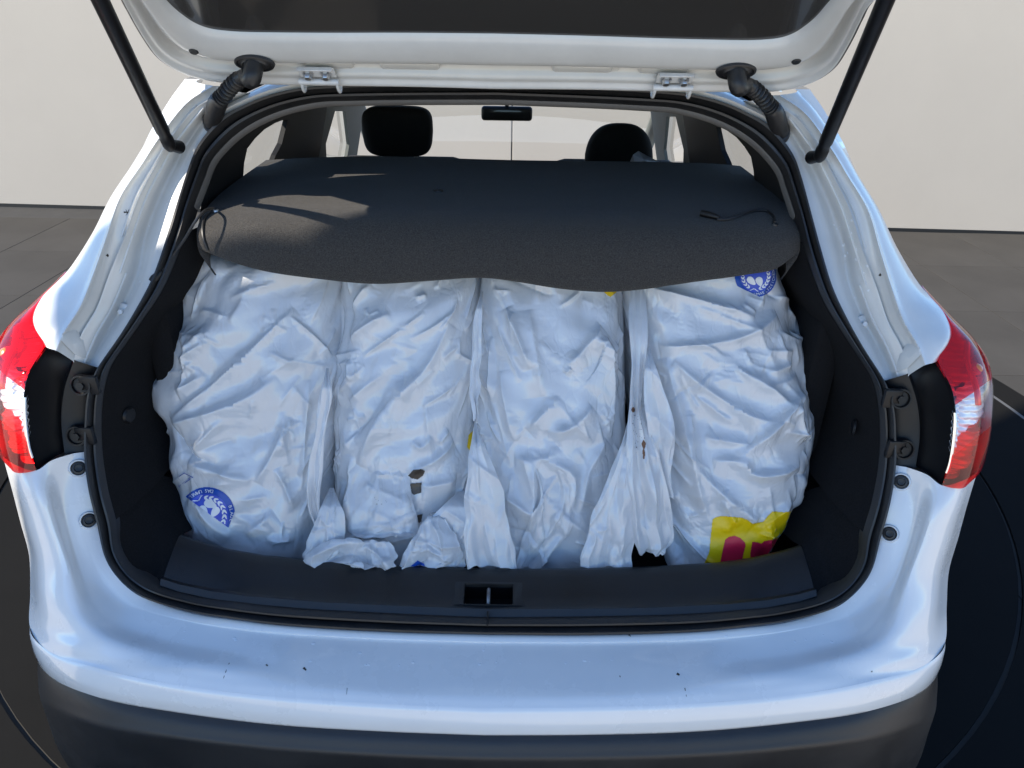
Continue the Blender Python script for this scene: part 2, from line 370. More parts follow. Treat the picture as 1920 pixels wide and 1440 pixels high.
# pressed plate at the pillar's foot and the roof's rear edge
Sr = So_[:52]
up = lambda a, b: Sr+np.array([0, a, b])
rim = [up(-.012, .004), up(-.016, .012), up(-.004, .018), up(.03, .022), up(.09, .026)]
m.grid(both(np.stack(rim, 1)))
body = m.build('rear_body_panel', M['paint_in'], car); bvp = onbv(body)
for a_, b_, k_ in ((1, 5, (3, .25)), (1, 6, (2, .62)), (6, 9, (2, .35))):
    pts_ = []
    for r in PIL[a_:b_+1]:
        q_ = lerp(np.array(r[k_[0]-1], float), np.array(r[k_[0]], float), k_[1]); h_ = on(bvp, q_[0], q_[1], .0004)[0]
        if h_ is not None: pts_.append(np.array(h_))
    cv = crp(np.array(pts_), 8)
    for s in (1, -1): MB().tube(cv*np.array([s, 1, 1]), .0022, 6).build('sealant_bead', M['paint_in'], car)
for s in (1, -1):
    m = MB(); q = np.array([on(bvp, x, y, .0005)[0] or W(x, y, 1.175) for x, y in ((1676, 700), (1688, 664), (1704, 645), (1724, 652), (1726, 664), (1700, 690))])*np.array([s, 1, 1])
    cq = q.mean(0); m.grid(np.array([lerp(q, cq, t)+np.array([0, -h, 0]) for t, h in ((-.05, -.003), (0, .001), (.12, .004), (.98, .005))]), close_v=True)
    m.build('reinforcement_plate', M['paint_in'], car)
for s in (1, -1):
    P = np.array(on(bvp, 1619, 607, 0)[0])*np.array([s, 1, 1]); m = MB()
    m.disc(P, (1, 0, 0), (0, .35, .93), .016, .016, .0012, 20, ((1, 0), (.85, 1), (0, 1))).disc(P+np.array([0, -.001, .0]), (1, 0, 0), (0, .35, .93), .0062, .0062, .007, 6)
    m.build('body_bolt', M['hinge'], car)

# lower rear corners, ledge and bumper (right half)
BUM = [
 ((1671,871,1.15),(1700,876,1.135),(1738,890,1.105),(1766,910,1.085),(1803,902,1.092),(1832,886,1.13)),
 ((1661,937,1.12),(1700,942,1.105),(1725,948,1.09),(1752,955,1.062),(1790,952,1.07),(1815,942,1.11)),
 ((1644,1000,1.10),(1685,1008,1.08),(1708,1012,1.07),(1731,1015,1.043),(1772,1014,1.055),(1797,1008,1.10)),
 ((1626,1061,1.07),(1660,1075,1.055),(1685,1085,1.04),(1705,1085,1.018),(1750,1085,1.03),(1779,1072,1.08)),
 ((1604,1094,1.05),(1635,1120,1.035),(1660,1140,1.01),(1690,1150,.985),(1742,1150,.995),(1775,1140,1.05)),
 ((1568,1126,1.035),(1595,1155,1.015),(1625,1180,.985),(1670,1195,.957),(1730,1199,.975),(1772,1204,1.004)),
 ((1532,1141,1.03),(1552,1170,1.005),(1578,1205,.97),(1618,1224,.938),(1680,1238,.934),(1738,1245,.955)),
 ((1461,1158,1.02),(1475,1185,.995),(1492,1225,.955),(1512,1250,.924),(1560,1267,.908),(1630,1278,.904)),
 ((1397,1166,1.01),(1402,1195,.985),(1410,1235,.945),(1420,1265,.91),(1440,1287,.893),(1478,1304,.882)),
 ((1300,1176,1.005),(1300,1203,.98),(1300,1245,.935),(1300,1275,.905),(1300,1297,.886),(1300,1319,.871)),
 ((1100,1182,1.0),(1100,1207,.975),(1100,1252,.93),(1100,1283,.90),(1100,1305,.88),(1100,1326,.865)),
 ((917,1181,1.0),(917,1207,.974),(917,1253,.928),(917,1285,.897),(917,1307,.878),(917,1328,.863))]
BG = np.array([L3(r) for r in BUM][::-1])      # from the middle outwards
BG[0, :, 0] = 0
BG = crp(BG, 10)
# lip step beside the seal
s0 = BG[:, 0]; tow = BG[:, 1]-BG[:, 0]; tow /= np.linalg.norm(tow, axis=1)[:, None]
low = np.clip((np.arange(len(BG))-50)/-30.0, 0, 1)[:, None]
zz = np.array([0, 0, 1.0])
cols = [s0-tow*.004-zz*.004, s0+tow*.003-zz*.003*low, s0+tow*.009-zz*.005*low, s0+tow*.012+zz*.004*low, s0+tow*.018+zz*.006*low, s0+tow*.026+zz*.003*low]
BGx = crp(np.stack(cols+[BG[:, k] for k in range(1, 6)], 1).transpose(1, 0, 2), 5).transpose(1, 0, 2)
bump = thing('tmp', (0, 0, 0), None, None); bpy.data.objects.remove(bump); POS.pop('tmp', None)
bumper = MB().grid(both(BGx)).build('bumper', M['paint'], car)
# white band and black lower bumper, wrapping round the corners
K = np.array([L3(r)[-1] for r in BUM][::-1]); K[0, 0] = 0
BQ = L3([(917,1377,.857),(1100,1376,.859),(1300,1370,.866),(1478,1354,.878),(1630,1331,.90),(1735,1290,.957),(1758,1246,1.02)])
NQ = L3([(917,1419,.838),(1100,1418,.84),(1300,1412,.847),(1478,1398,.858),(1630,1378,.884),(1727,1345,.95),(1752,1315,1.03)])
MQ = L3([(917,1500,.85),(1100,1500,.852),(1300,1495,.86),(1478,1480,.872),(1610,1462,.90),(1695,1440,.97),(1722,1420,1.06)])
def wrap(A, dx):
    """carry a bumper line on along the car's side"""
    e = A[-1]; return np.concatenate([A, [e+np.array([.012+dx, .10, 0]), e+np.array([.02+dx, .30, 0]), e+np.array([.022+dx, .62, 0])]])
Kb = np.concatenate([K[:7]]); Kb[6] = K[6]
Kc, Bc, Nc, Mc = (crp(wrap(a, d), 10) for a, d in ((Kb, 0), (BQ, .004), (NQ, .004), (MQ, 0)))
for a in (Kc, Bc, Nc, Mc): a[0, 0] = 0
yy = np.array([0, 1.0, 0])
band = [Kc, lerp(Kc, Bc, .05)-yy*.003, lerp(Kc, Bc, .12)-yy*.005, lerp(Kc, Bc, .5)-yy*.007, lerp(Kc, Bc, .9)-yy*.004, Bc-yy*.002, Bc-zz*.006+yy*.006]
band = np.stack(band, 1)
MB().grid(both(band)).build('bumper_band', M['paint'], bumper)
blk = [Bc+zz*.002+yy*.008, Bc-zz*.003+yy*.001, lerp(Bc, Nc, .3)-yy*.004, lerp(Bc, Nc, .7)-yy*.006, Nc-yy*.006, lerp(Nc, Mc, .12)-yy*.006, lerp(Nc, Mc, .4)-yy*.004, Mc, Mc-zz*.12+yy*.02, Mc-zz*.2+yy*.06]
blkx = crp(np.stack(blk, 0), 4).transpose(1, 0, 2)
lowb = MB().grid(both(blkx)).build('lower_bumper', M['black'], car)
for s in (1, -1):
    P = W(1728, 1408, 1.0) if s > 0 else None
    c = np.array([.795, .99, .50]); MB().disc(c*np.array([s, 1, 1]), (.55, .83*s, 0), (0, 0, 1) if s < 0 else (0, 0, -1), .016, .020, .006).build('parking_sensor', M['black'], lowb)

# body buffers (round rubber stops below the lamps)
bvb = BVHTree.FromPolygons([tuple(v.co) for v in bumper.data.vertices], [tuple(p.vertices) for p in bumper.data.polygons])
for px, py in ((1690, 903), (1668, 1000)):
    P, n = on(bvb, px, py, -.001); u, v = frame(n)
    for s in (1, -1):
        f = np.array([s, 1, 1]); uu, vv = (u*f, v*f) if s > 0 else (-u*f, v*f)
        c = np.array(P)*f
        b = MB().disc(c, uu, vv, .0165, .0165, .006, 24, ((1, -.3), (1, .5), (.93, 1), (.82, 1), (.74, .5), (.7, -.2), (0, -.2))).build('rubber_buffer', M['hinge'], car)
        MB().disc(c, uu, vv, .0125, .0125, .010, 20, ((1, -.1), (.98, .5), (.85, .75), (.6, .8), (.5, .3), (0, .25))).build('rubber_tip', M['rubber'], b)

# ------------------------------------------------------------------ side of the car
O_chain = [L3(r)[-1] for r in PIL[:7]] + list(L3([(1782,592,1.30),(1822,632,1.25),(1850,675,1.20),(1860,717,1.175),(1860,775,1.165),(1852,830,1.155)])) + [L3(r)[-1] for r in BUM[:5]] + [K[6]]
O_chain = np.array(O_chain); Oc = crp(O_chain, 6)
zt = Oc[:, 2]
sideX = np.interp(zt, [.3, .68, .95, 1.10, 1.16, 1.45, 1.56], [.88, .90, .905, .895, .86, .70, .62])
c1 = Oc+np.stack([np.full(len(Oc), .004), np.full(len(Oc), .03), np.zeros(len(Oc))], 1)
c2 = np.stack([np.maximum(lerp(Oc[:, 0], sideX, .5), Oc[:, 0]), Oc[:, 1]*.5+.78, zt], 1)
c3 = np.stack([sideX, np.full(len(Oc), 1.74), zt], 1)
m = MB(); A = np.stack([Oc, c1, c2, c3], 1)
for s in (1, -1): m.grid(A*np.array([s, 1, 1]))
# lower sides, bonnet and nose
lowz = [.30, .45, .68, .80, .95, 1.06, 1.12]
lx = np.interp(lowz, [.3, .68, .95, 1.10, 1.16], [.88, .90, .905, .895, .86])
ys = [1.74, 2.2, 3.0, 3.7, 4.3, 4.9, 5.15]; nar = [0, 0, 0, -.01, -.03, -.10, -.22]; top = [1.12, 1.10, 1.05, .97, .85, .74, .64]
A = np.array([[(lx[k]+nar[i], ys[i], .30+(lowz[k]-.30)*(top[i]-.30)/.82) for k in range(7)] for i in range(7)])
arch = lambda yc: (lambda y, z: math.hypot(y-yc, z-.36) < .39)
fine = crp(crp(A, 10).transpose(1, 0, 2), 6).transpose(1, 0, 2)
def skip(i, j):
    p = fine[i, j]; return math.hypot(p[1]-1.86, p[2]-.35) < .37 or math.hypot(p[1]-4.5, p[2]-.35) < .37
for s in (1, -1): m.grid(fine*np.array([s, 1, 1]), skip=skip)
bon = [[(x*fine[i, -1, 0], fine[i, -1, 1], fine[i, -1, 2]+.0*(1-x*x)) for x in np.linspace(-1, 1, 13)] for i in range(36, len(fine))]
m.grid(np.array(bon))
nose = np.array([[(x*fine[-1, j, 0], fine[-1, j, 1]+.12*(1-x*x), fine[-1, j, 2]) for j in range(fine.shape[1])] for x in np.linspace(-1, 1, 13)]); m.grid(nose)
side = m.build('body_side', M['paint'], car)
m = MB()
for s in (1, -1):
    e = np.array([blkx[-1, ::4]*np.array([s, 1, 1]), blkx[-1, ::4]*np.array([s, 1, 1])+np.array([s*.0, .0, 0])])
MB().box((0, 3.1, .30), (.80, 1.95, .02), .01).build('underbody', M['dark'], car)
for s in (1, -1):
    for yc in (1.86, 4.5):
        w = thing('wheel', (s*.79, yc, TT+.345), None, None); w['kind'] = 'part'; del w['kind']
        prof_ = [(.20, -.10), (.225, -.11), (.31, -.11), (.338, -.095), (.345, -.06), (.345, .06), (.338, .095), (.31, .11), (.225, .11), (.20, .10)]
        a = np.linspace(0, 2*math.pi, 40, endpoint=False)
        ty = MB().grid(np.array([[(s*.79+h, yc+r*math.cos(t), TT+.345+r*math.sin(t)) for t in a] for r, h in prof_]), close_v=True).build('tyre', M['tyre'])
        prr = [(.225, -.09), (.22, .0), (.21, .07), (.19, .06), (.06, .05), (.05, .07), (.001, .07)]
        rm = MB().grid(np.array([[(s*(.79+h), yc+r*math.cos(t), TT+.345+r*math.sin(t)) for t in a] for r, h in prr]), close_v=True).build('rim', M['rim'])
        par(ty, w); par(rm, w)
        wpos = POS[w.name]; w.parent = car; w.matrix_parent_inverse = Matrix.Translation(-POS['car']); POS[w.name] = wpos

# upper sides with window openings
pl_n = np.array([1, 0, .27]); pl_0 = np.array([.64, 1.5, 1.15])
def yz(lst):
    P = Wp([q[0] for q in lst], [q[1] for q in lst], pl_0, pl_n); return [(p[1], p[2]) for p in P]
qw = yz([(1347,237),(1356,238),(1367,243),(1385,256),(1400,273),(1413,293),(1418,320),(1420,352),(1382,352),(1367,305),(1357,283)])
dw = yz([(1253,218),(1270,218),(1277,247),(1285,280),(1284,306),(1251,306),(1247,280)])
def holed(outer, holes, xoff, rows=None):
    polys = [[Vector((a, b, 0)) for a, b in outer]]+[[Vector((a, b, 0)) for a, b in h] for h in holes]
    tri = tessellate_polygon(polys); pts = [p for q in polys for p in q]
    return [(.64-.27*(p.y-1.15)+xoff, p.x, p.y) for p in pts], [tuple(t) for t in tri]
def grow(h, k):
    c = np.mean(h, 0); return [tuple(c+(np.array(q)-c)*k) for q in h]
ymid = 2.52
parts_side = [('c_pillar_trim', [(1.485, 1.02), (ymid, 1.02), (ymid, 1.52), (1.56, 1.52), (1.515, 1.46)], [qw], 'dark'),
              ('door_frame_trim', [(ymid+.002, 1.02), (3.32, 1.02), (3.22, 1.52), (ymid+.002, 1.52)], [dw], 'pillar')]
for nm, out, hol, mt in parts_side:
    for s in (1, -1):
        v, f = holed(out, hol, 0); MB().add(np.array(v)*np.array([s, 1, 1]), f).build(nm, M[mt], car, smooth=False, solid=.012)
out = [(1.742, 1.10), (3.36, 1.10), (3.20, 1.545), (1.742, 1.545)]
for s in (1, -1):
    v, f = holed(out, [[(a+.075, b-.012) for a, b in grow(qw, 1.14)], [(a+.09, b-.01) for a, b in grow(dw, 1.12)]], .022)
    MB().add(np.array(v)*np.array([s, 1, 1]), f).build('upper_side_panel', M['paint'], car, smooth=False, solid=.004)
    for h in (qw, dw):
        g = grow(h, 1.06); v = [(.64-.27*(b-1.15)+.013, a+.03, b) for a, b in g]
        MB().add(np.array(v)*np.array([s, 1, 1]), [tuple(range(len(v)))]).build('side_window', M['glass'], car, smooth=False)
    # windscreen pillar
    P = np.array([[.70, 3.30, 1.50], [.72, 3.6, 1.32], [.735, 3.95, 1.10], [.74, 4.1, 1.0]])*np.array([s, 1, 1])
    MB().tube(crp(P, 6), .034, 10).build('windscreen_pillar', M['pillar'], car)
m = MB()
rf = np.array([[(x*w_, y, z-dz_*x*x) for x in np.linspace(-1, 1, 17)] for y, z, w_, dz_ in ((1.60, 1.565, .575, .04), (1.74, 1.572, .60, .045), (2.5, 1.595, .62, .05), (3.1, 1.58, .64, .05), (3.35, 1.55, .66, .05))])
m.grid(crp(rf, 5)).build('roof', M['paint'], car)
hl = np.array([[(x*.60, y, z-.03*x*x) for x in np.linspace(-1, 1, 17)] for y, z in ((1.60, 1.515), (2.0, 1.535), (2.6, 1.545), (3.25, 1.515))])
MB().grid(crp(hl, 5)).build('headliner', M['grey_trim'], car)
ws = np.array([[(x*(.70+.04*t), 3.30+.80*t+.06*(1-x*x), 1.51-.51*t) for x in np.linspace(-1, 1, 9)] for t in np.linspace(0, 1, 9)])
MB().grid(ws).build('windscreen', M['glass'], car)
# grey edge of the headliner under the seal
n0 = 66
e0 = Si_[:n0]
dn = np.array([0, .012, -.010])
edge = [e0+np.array([0, -.002, .004]), e0+np.array([0, .002, -.005]), e0+np.array([0, .012, -.011]), e0+np.array([0, .024, -.011]), e0+np.array([0, .034, -.004])]
taper = np.clip((n0-1-np.arange(n0))/12.0, .15, 1)[:, None, None]
ed = both(np.stack(edge, 1)); MB().grid(crp(ed.transpose(1, 0, 2), 4).transpose(1, 0, 2)).build('headliner_edge', M['grey_trim'], car)

# ------------------------------------------------------------------ boot interior
lo = Si_[int(np.argmax(Si_[:, 2] < 1.29)):]
def inn(dy, kx, dz=0): return lo*np.array([kx, 1, 1])+np.array([0, dy, dz])
ci = np.stack([lo+np.array([0, -.004, 0]), inn(.03, .985), inn(.10, .965), inn(.20, .955), np.stack([lo[:, 0]*.94, np.full(len(lo), 1.75), lo[:, 2]+.0], 1)], 1)
nside = int(np.argmax(lo[:, 2] < .80))
for s in (1, -1): MB().grid(ci[:nside]*np.array([s, 1, 1])).build('boot_side_lining', M['carpet'], car)
for s in (1, -1):
    MB().disc(np.array([.705*s, 1.235, .955]), (-.3*s, -.95, 0) if s > 0 else (.3, .95, 0), (0, 0, 1), .016, .016, .004).build('trim_clip', M['gloss_black'], car)
MB().box((0, 1.5, .55), (.66, .36, .02)).build('boot_floor', M['carpet'], car, smooth=False)
MB().box((0, 1.98, .86), (.60, .08, .37), .04).build('rear_seat_back', M['seat'], car)
for s in (1, -1): MB().box((s*.66, 1.62, .85), (.03, .30, .30), .02).build('wheel_housing_lining', M['carpet'], car)
# sill trim with striker pocket
colx = [0, .046, .0465, .075, .16, .30, .45, .52, .58, .615]
def sill_row(lst):
    P = L3(lst); P[0, 0] = 0; P = crp(P, 12)
    return np.stack([np.array(colx), np.interp(colx, P[:, 0], P[:, 1]), np.interp(colx, P[:, 0], P[:, 2])], 1)
r0 = sill_row([(917,1160,1.013),(1100,1159,1.014),(1300,1154,1.018),(1461,1138,1.03),(1545,1114,1.046),(1600,1070,1.06)])
r1 = sill_row([(917,1136,1.036),(1100,1135,1.036),(1300,1131,1.04),(1450,1118,1.052),(1535,1098,1.064),(1590,1060,1.08)])
r2 = sill_row([(917,1099,1.08),(1100,1098,1.08),(1300,1093,1.083),(1430,1083,1.09),(1525,1062,1.10),(1580,1030,1.11)])
r3 = sill_row([(917,1070,1.118),(1100,1069,1.118),(1300,1062,1.122),(1406,1050,1.13),(1500,1026,1.145),(1560,1000,1.155)])
mid = lambda a, b, t, h: lerp(a, b, t)+zz*h
rows = [r0-zz*.012, r0+zz*.004, mid(r0, r1, .45, .009), r1, mid(r1, r2, .5, .0015), r2, mid(r2, r3, .5, .001), r3, r3+np.array([0, .010, -.004]), r3+np.array([0, .016, -.016]), r3+np.array([0, .02, -.13])]
sg = both(np.stack(rows, 1).transpose(0, 1, 2))
nmid = len(colx)-1
endc = np.array([r[-1] for r in (r0, r1, r2, r3)])
endc = np.concatenate([endc, [r3[-1]+np.array([0, .05, -.02]), r3[-1]+np.array([-.01, .16, -.05])]])
sc = L3([(1552, 1110, 1.048), (1583, 1088, 1.062), (1606, 1050, 1.082), (1616, 1000, 1.107), (1634, 940, 1.132), (1640, 900, 1.152)])
sc = np.concatenate([sc[:5], [sc[5]]]); sc2 = sc+np.array([0, .0, 0]); 
ec, scc = crp(endc, 6), crp(sc, 6)
for s in (1, -1):
    cg = [scc+np.array([0, -.004, .0])]+[lerp(scc, ec, t)-zz*.012*math.sin(math.pi*t)+yy*.05*math.sin(math.pi*t)*np.linspace(0, 1, len(ec))[:, None] for t in (.15, .3, .45, .6, .75, .9)]+[ec-zz*.004]
    MB().grid(np.stack(cg, 1)*np.array([s, 1, 1])).build('boot_corner_lining', M['carpet'], car)
sill = MB().grid(sg, skip=lambda i, j: j in (3, 4) and i in (nmid-1, nmid)).build('sill_trim', M['sill'], car)
a, b_, c, d = r1[1], r2[1], r2[1]*MX, r1[1]*MX
dpt = np.array([0, .012, -.045])
m = MB(); q = [a, b_, c, d]; qq = [p+dpt for p in q]
m.add(q+qq, [(0, 1, 5, 4), (1, 2, 6, 5), (2, 3, 7, 6), (3, 0, 4, 7), (4, 5, 6, 7)]).build('striker_pocket', M['gloss_black'], sill, smooth=False)
m = MB()     # raised surround of the pocket
fr = [np.array([p*np.array([k, 1, 1])+np.array([0, dy, dz]) for p, dy in zip(q, dys)]) for k, dys, dz in ((1.0, (0, 0, 0, 0), -.004), (1.02, (-.001, .001, .001, -.001), .004), (1.25, (-.002, .004, .004, -.002), .004), (1.75, (-.003, .016, .016, -.003), -.003))]
m.grid(np.array(fr), close_v=True).build('pocket_surround', M['sill'], sill)
sp = W(915, 1120, 1.055)
MB().tube(crp(np.array([[.0, 1.037, .636], [.0, 1.040, .668], [.0, 1.052, .679], [.0, 1.07, .678], [.0, 1.078, .66], [.0, 1.08, .63]]), 6), .0036, 10).build('striker', M['steel'], sill)

# ------------------------------------------------------------------ lamps
LAMP_IN = [(1727,537,1.335),(1771,588,1.275),(1784,627,1.228),(1760,675,1.178),(1784,729,1.13),(1791,775,1.112),(1788,830,1.097),(1780,875,1.087),(1766,909,1.085)]
LAMP_OUT = [(1729,535,1.34),(1784,592,1.31),(1824,632,1.26),(1852,675,1.215),(1862,718,1.19),(1862,775,1.18),(1855,830,1.17),(1841,872,1.155),(1815,893,1.125)]
li, lo_ = crp(L3(LAMP_IN), 30), crp(L3(LAMP_OUT), 30)
ln = []
for t, h in ((0, 0), (.06, .006), (.25, .017), (.5, .024), (.75, .020), (.92, .008), (1, 0)): ln.append(lerp(li, lo_, t)-yy*h*np.minimum(1, np.linspace(0, 4, len(li)))[:, None])
LG = crp(np.stack(ln, 0), 10).transpose(1, 0, 2)
def zone(i, j):
    x, y = PX(LG[i:i+2, j:j+2].reshape(4, 3).mean(0))
    if y < 762-(x-1788)*.72: return 0
    return 1 if y < 856-(x-1785)*.78 else 2
Z = [[zone(i, j) for j in range(LG.shape[1]-1)] for i in range(LG.shape[0]-1)]
back = LG+yy*.03
lampE = {}
for s in (1, -1):
    f = np.array([s, 1, 1]); q = thing('tail_lamp', tuple(np.array([.83, 1.17, 1.05])*f), None, None)
    q.parent = car; q.matrix_parent_inverse = Matrix.Translation(-POS['car']); lampE[s] = q
    for z, nm, mt in ((0, 'brake_lens', 'lens_red'), (1, 'clear_lens', 'lens_clear'), (2, 'lower_lens', 'lens_red')):
        o = MB().grid(LG*f, skip=lambda i, j: Z[i][j] != z).build(nm, M[mt]); par(o, q)
    # reflector bowls: ribbed chrome in the clear zone, red behind the red lenses
    B = np.array(back); n_, m_ = B.shape[:2]; B[:, :14, 1] = np.minimum(B[:, :14, 1], LG[:, :14, 1]+.012)
    rib = np.array([[.0022*math.sin(i*.9+j*.10)+.0012*math.sin(j*.5) for j in range(m_)] for i in range(n_)])
    B[..., 1] += rib
    o = MB().grid(B*f, skip=lambda i, j: Z[i][j] != 1 or j < 1).build('ribbed_reflector', M['silver']); par(o, q)
    B2 = np.array(back); B2[:, :14, 1] = np.minimum(B2[:, :14, 1], LG[:, :14, 1]+.012)
    B2[..., 1] += np.array([[.007*(1 if (i//17) % 2 else 0)+.0012*math.sin(i*.8) for j in range(m_)] for i in range(n_)])
    o = MB().grid(B2*f, skip=lambda i, j: Z[i][j] == 1 or j < 1).build('red_reflector', M['red_in']); par(o, q)
    # chrome strip along the inner edge and an amber bulb
    MBs = MB().tube((LG[150:222, 2]+yy*.004)*f, .003, 8).build('edge_trim', M['chrome']); par(MBs, q)
    gd = (LG[66:138, 30]+yy*.012)*f; o = MB().tube(gd, .005, 8).build('light_guide', M['red_in']); par(o, q)
    bp = np.mean(LG[96:108, 35], 0)+yy*.02
    o = MB().tube(np.array([bp, bp+np.array([.0, -.004, .008]), bp+np.array([0, -.006, .012])])*f, [.012, .011, .004], 12).build('amber_bulb', M['orange']); par(o, q)
# black lamp housing beside the seal
HS = [(1650,715,1.203),(1665,762,1.187),(1669,817,1.172),(1667,874,1.152)]
HM = [(1702,700,1.187),(1719,755,1.173),(1724,815,1.158),(1716,878,1.137)]
HL = [(1757,678,1.182),(1786,735,1.128),(1791,805,1.108),(1766,911,1.086)]
hs, hm, hlp = (crp(L3(a), 12) for a in (HS, HM, HL))
hr = [hs+yy*.004, lerp(hs, hm, .2)-yy*.002, lerp(hs, hm, .9)-yy*.002, hm-yy*.001, hm+yy*.006, lerp(hm, hlp, .2)+yy*.022, lerp(hm, hlp, .6)+yy*.026, lerp(hm, hlp, .93)+yy*.012, hlp+yy*.003, hlp-yy*.001, hlp+yy*.02]
hx = np.stack(hr, 1)
cap = np.array([[W(1650, 715, 1.20), W(1680, 710, 1.20), W(1705, 700, 1.185), W(1735, 680, 1.165), W(1757, 676, 1.18)]])
for s in (1, -1):
    f = np.array([s, 1, 1])
    ho = MB().grid(hx*f).build('lamp_housing', M['gloss_black'], car)
    for px, py, D in ((1688, 748, 1.172), (1694, 843, 1.148)):
        P = W(px, py, D)
        m = MB().disc((P+yy*.002)*f, (1, 0, 0), (0, .25, .97), .019, .019, .007, 24, ((1.05, -.3), (.98, 1), (.82, 1), (.74, .4), (0, .4)))
        m.box((P+np.array([-.014, .003, 0]))*f, (.016, .006, .0185), .003)
        b = m.build('lamp_bracket', M['gloss_black'], ho)
        MB().disc((P-yy*.001)*f, (1, 0, 0), (0, .25, .97), .0075, .0075, .006, 6, ((1, 0), (1, 1), (0, 1))).build('bolt', M['gloss_black'], b)
# ------------------------------------------------------------------ open tailgate
TG = math.radians(35)
tv = np.array([0, -math.cos(TG), math.sin(TG)]); tn = np.array([0, -math.sin(TG), -math.cos(TG)])   # along the gate; out of its inner face
t0 = W(940, 166, 1.47); t0[0] = 0
def TGp(px, py, h=0.0):
    return Wp(px, py, t0, tn)+tn*h
def xv(lst):
    P = TGp([q[0] for q in lst], [q[1] for q in lst]); return np.stack([P[:, 0], (P-t0) @ tv], 1)
def tgw(A, h):
    A = np.asarray(A); return t0+A[..., :1]*np.array([1, 0, 0])+A[..., 1:2]*tv+np.asarray(h)[..., None]*tn
o_xv = xv([(940,166),(1100,167),(1303,171),(1420,171),(1453,170),(1487,165),(1512,158),(1533,149),(1552,137),(1567,123),(1585,95),(1600,67),(1613,40),(1637,0)])
i_xv = xv([(940,70),(1100,74),(1250,79),(1383,82),(1410,82),(1433,81),(1455,79),(1473,75),(1492,67),(1510,55),(1524,44),(1536,32),(1548,18),(1563,0)])
o_xv[0, 0] = 0; i_xv[0, 0] = 0
o_xv = np.concatenate([o_xv, [[.63, .42], [.66, .62], [.67, .80], [.60, .93], [.40, .97], [0, .98]]])
i_xv = np.concatenate([i_xv, [[.50, .40], [.515, .44], [.50, .47], [.40, .48], [.2, .485], [0, .485]]])
oc, ic = crp(o_xv, 8), crp(i_xv, 8)
prof_t = [(-.02, -.055), (-.012, -.02), (0, -.004), (.03, .004), (.07, .004), (.12, -.002), (.16, -.002), (.20, -.004), (.25, -.018), (.42, -.020), (.48, -.016), (.55, .006), (.60, .010), (.70, .010), (.85, .006), (.95, .0), (1.0, -.012)]
g = np.stack([tgw(lerp(oc, ic, t), np.full(len(oc), h)) for t, h in prof_t], 1)
# swages pressed into the recessed channel near the hinges
gx = crp(g.transpose(1, 0, 2), 3).transpose(1, 0, 2)
tail = MB().grid(both(gx)).build('tailgate', M['paint_in'], car)
# window, its dark border and the outer skin
g2 = np.stack([tgw(lerp(ic, np.array([[0, .30]]), t), np.full(len(ic), -.008-.006*t)) for t in (-.015, .3, .7, .995)], 1)
MB().grid(both(g2)).build('rear_window', M['glass_dark'], tail)
osk = [tgw(lerp(oc, np.array([[0, .45]]), t), np.full(len(oc), h)) for t, h in ((-.005, -.052), (.0, -.075), (.04, -.09), (.3, -.11), (.995, -.12))]
MB().grid(both(np.stack(osk, 1))).build('tailgate_outer_skin', M['paint'], tail)
# lower inner trim of the gate (above the frame of the picture)
lt = MB().box(t0+tv*.74+tn*-.02, (.56, .20, .03), .025, 3, Matrix(((1, 0, 0), (0, tv[1], tn[1]), (0, tv[2], tn[2])))).build('tailgate_lower_trim', M['black'], tail)
# weather strip along the gate's edge
for s in (1, -1):
    e = tgw(oc[56:125]+np.array([-.004, 0]), np.full(69, -.004)); e = e+np.array([.004, 0, 0])
    MB().tube(e*np.array([s, 1, 1]), .0045, 8).build('edge_strip', M['rubber'], tail)
# pressings: raised pads in the channel
for cx, hw in ((0, .0), (.155, .055), (-.155, .055), (.30, .045), (-.30, .045)):
    if hw == 0: continue
    p = tgw(np.array([[cx, .052]]), np.array([-.018]))[0]
    MB().box(p, (hw, .012, .010), .008, 3, Matrix(((1, 0, 0), (0, tv[1], tn[1]), (0, tv[2], tn[2])))).build('pressing', M['paint_in'], tail)
RT = Matrix(((1, 0, 0), (0, tv[1], tn[1]), (0, tv[2], tn[2])))
bvt = onbv(tail)
for px, py, rx_, ry_ in ((1493, 115, .008, .008), (1152, 127, .009, .009)):
    P, n = on(bvt, px, py, .0005); u, v = frame(n)
    for s in (1, -1):
        if px < 1200 and s < 0: continue
        f = np.array([s, 1, 1]); MB().disc(np.array(P)*f, (u if s > 0 else -u)*f, v*f, rx_, ry_, .002).build('plug', M['rubber'] if px > 1200 else M['paint_in'], tail)
